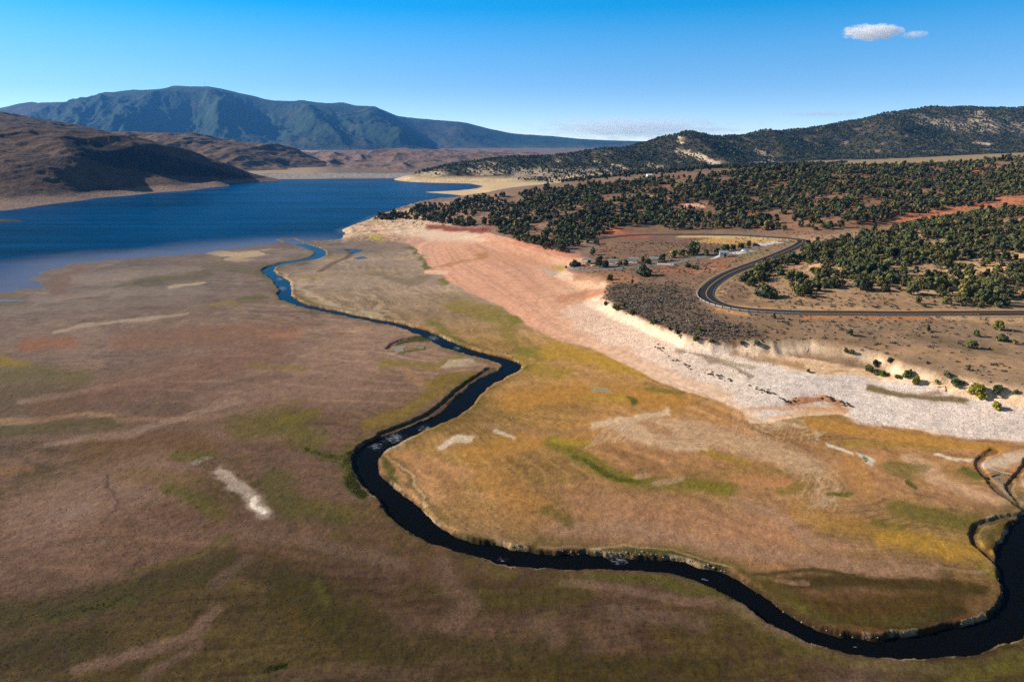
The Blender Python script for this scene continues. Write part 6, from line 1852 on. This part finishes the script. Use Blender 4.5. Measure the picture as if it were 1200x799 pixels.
# ------------------------------------------------------------------ clouds
def cloud(name, px, py, dist, wpx, hpx, dpt_m, dens, nscale, cut, label, sharp=4.0, stretch=(1, 1, 1)):
    dx, dy, dz = ray(px, py); t_ = dist / float(dy)
    c = Vector((float(dx) * t_, dist, CAM_H + float(dz) * t_))
    rx_, rz_h = wpx / F * dist / 2, hpx / F * dist / 2
    bm = bmesh.new(); bmesh.ops.create_icosphere(bm, subdivisions=3, radius=1.0)
    bmesh.ops.scale(bm, verts=bm.verts, vec=(rx_, dpt_m, rz_h))
    m = bpy.data.materials.new(name); m.use_nodes = True; nt = m.node_tree; nt.nodes.clear()
    out = nt.nodes.new('ShaderNodeOutputMaterial'); pv = nt.nodes.new('ShaderNodeVolumePrincipled'); nt.links.new(pv.outputs[0], out.inputs['Volume'])
    pv.inputs['Color'].default_value = (1, 1, 1, 1); pv.inputs['Anisotropy'].default_value = 0.2
    tc = nt.nodes.new('ShaderNodeTexCoord'); mp = nt.nodes.new('ShaderNodeMapping'); mp.inputs['Scale'].default_value = (2 / (2 * rx_), 1 / dpt_m, 1 / rz_h)
    nt.links.new(tc.outputs['Object'], mp.inputs[0])
    ln = nt.nodes.new('ShaderNodeVectorMath'); ln.operation = 'LENGTH'; nt.links.new(mp.outputs[0], ln.inputs[0])
    mp2 = nt.nodes.new('ShaderNodeMapping'); mp2.inputs['Scale'].default_value = tuple(nscale * v for v in stretch); nt.links.new(tc.outputs['Object'], mp2.inputs[0])
    nz = noise(nt, mp2.outputs[0], 1.0, 5, .6)
    su = nt.nodes.new('ShaderNodeMath'); su.operation = 'SUBTRACT'; nt.links.new(nz, su.inputs[0]); su.inputs[1].default_value = cut
    mu = nt.nodes.new('ShaderNodeMath'); mu.operation = 'MULTIPLY_ADD'; nt.links.new(ln.outputs['Value'], mu.inputs[0]); mu.inputs[1].default_value = -.55; nt.links.new(su.outputs[0], mu.inputs[2])
    ad = nt.nodes.new('ShaderNodeMath'); ad.operation = 'ADD'; nt.links.new(mu.outputs[0], ad.inputs[0]); ad.inputs[1].default_value = .5
    cl = nt.nodes.new('ShaderNodeMath'); cl.operation = 'MULTIPLY'; cl.use_clamp = True; nt.links.new(ad.outputs[0], cl.inputs[0]); cl.inputs[1].default_value = sharp
    dm = nt.nodes.new('ShaderNodeMath'); dm.operation = 'MULTIPLY'; nt.links.new(cl.outputs[0], dm.inputs[0]); dm.inputs[1].default_value = dens
    nt.links.new(dm.outputs[0], pv.inputs['Density'])
    o = bm_obj(name, bm, m); o.location = c; tag(o, label, 'cloud')
    return o


cloud('cloud', 1022, 38, 16000, 70, 18, 420, .0065, .0048, .50, 'small bright white cloud alone high in the blue sky', 5, (1, 1, 1.6))
cloud('cloud', 1071, 40.5, 16000, 32, 9, 200, .0030, .0060, .50, 'tiny wispy cloud puff just right of the small white cloud', 4, (1, 1, 1.6))
cloud('cloud', 745, 150, 60000, 330, 34, 4000, .0005, .0008, .60, 'pale broken band of cloud lying low over the horizon', 3, (1, 1, 4.5))
cloud('cloud', 960, 134, 60000, 110, 7, 2500, .00025, .0006, .50, 'faint thin streak of cloud just above the wooded ridge', 3, (1, 1, 4))

# ------------------------------------------------------------------ air
if HAZE > 0:
    bm = bmesh.new(); add_box(bm, (0, 6200, 440), (33000, 14600, 1300))
    m = bpy.data.materials.new('haze'); m.use_nodes = True; nt = m.node_tree; nt.nodes.clear()
    out = nt.nodes.new('ShaderNodeOutputMaterial'); pv = nt.nodes.new('ShaderNodeVolumePrincipled'); nt.links.new(pv.outputs[0], out.inputs['Volume'])
    pv.inputs['Color'].default_value = (0.10, 0.40, 1.0, 1); pv.inputs['Density'].default_value = HAZE; pv.inputs['Anisotropy'].default_value = 0.1
    tag(bm_obj('haze', bm, m), kind='stuff')

# ------------------------------------------------------------------ light, sky, camera
SUN_EL, SUN_AZ = math.radians(26), math.radians(-77)     # azimuth from the view direction, negative = left
sd = Vector((math.sin(SUN_AZ) * math.cos(SUN_EL), math.cos(SUN_AZ) * math.cos(SUN_EL), math.sin(SUN_EL)))
ld = bpy.data.lights.new('sun', 'SUN'); ld.energy = 5.0; ld.angle = math.radians(0.5); ld.color = (1.0, 0.93, 0.82)
lo_ = bpy.data.objects.new('sun', ld); COL.objects.link(lo_)
lo_.rotation_euler = (-sd).to_track_quat('-Z', 'Y').to_euler(); lo_.location = (-300, 100, 500)

w = bpy.data.worlds.new('World'); sc.world = w; w.use_nodes = True
nt = w.node_tree; bg = nt.nodes['Background']
st = nt.nodes.new('ShaderNodeTexSky'); st.sky_type = 'NISHITA'; st.sun_disc = False
st.sun_elevation = SUN_EL; st.sun_rotation = SUN_AZ
st.altitude = 1700; st.air_density = 1.0; st.dust_density = 0.25; st.ozone_density = 2.0
tc = nt.nodes.new('ShaderNodeTexCoord'); mp = nt.nodes.new('ShaderNodeMapping'); mp.vector_type = 'POINT'
mp.inputs['Scale'].default_value = (1, 1, SKY_STRETCH); mp.inputs['Location'].default_value = (0, 0, SKY_OFF)
nr = nt.nodes.new('ShaderNodeVectorMath'); nr.operation = 'NORMALIZE'
nt.links.new(tc.outputs['Generated'], mp.inputs[0]); nt.links.new(mp.outputs[0], nr.inputs[0]); nt.links.new(nr.outputs[0], st.inputs[0])
hs = nt.nodes.new('ShaderNodeHueSaturation'); hs.inputs['Hue'].default_value = SKY_HUE
sx_ = nt.nodes.new('ShaderNodeSeparateXYZ'); nt.links.new(tc.outputs['Generated'], sx_.inputs[0])
def elev_curve(pts, top):
    # value against the sine of the elevation (0 at the horizon .. 0.5 well up)
    mr_ = nt.nodes.new('ShaderNodeMapRange'); mr_.inputs['From Max'].default_value = 0.5; nt.links.new(sx_.outputs[2], mr_.inputs['Value'])
    rp = ramp(nt, mr_.outputs[0], [(z_ / 0.5, v_ / top) for z_, v_ in pts])
    rp.node.color_ramp.interpolation = 'B_SPLINE'
    mu_ = nt.nodes.new('ShaderNodeMath'); mu_.operation = 'MULTIPLY'; nt.links.new(rp, mu_.inputs[0]); mu_.inputs[1].default_value = top
    return mu_.outputs[0]
nt.links.new(elev_curve(SAT_CURVE, 3.0), hs.inputs['Saturation']); nt.links.new(elev_curve(VAL_CURVE, 3.0), hs.inputs['Value'])
nt.links.new(st.outputs[0], hs.inputs['Color']); nt.links.new(hs.outputs[0], bg.inputs[0])
bg.inputs[1].default_value = SKY_STR

cam = bpy.data.cameras.new('camera'); co = bpy.data.objects.new('camera', cam); COL.objects.link(co)
co.location = (0, 0, CAM_H); co.rotation_euler = (math.pi / 2 - TH, 0, 0)
cam.sensor_width = 36.0; cam.lens = 36.0 * F / 1200.0; cam.clip_start = 1.0; cam.clip_end = 120000.0
sc.camera = co
sc.view_settings.view_transform = 'Standard'; sc.view_settings.look = 'None'; sc.view_settings.gamma = 1.0
sc.view_settings.exposure = EXPO
sc.view_settings.use_curve_mapping = False
sc.render.engine = 'CYCLES'
cy = sc.cycles
cy.max_bounces = 9; cy.diffuse_bounces = 2; cy.glossy_bounces = 2; cy.transmission_bounces = 2; cy.volume_bounces = 8; cy.transparent_max_bounces = 4
cy.use_denoising = USE_DN
cy.caustics_reflective = False; cy.caustics_refractive = False
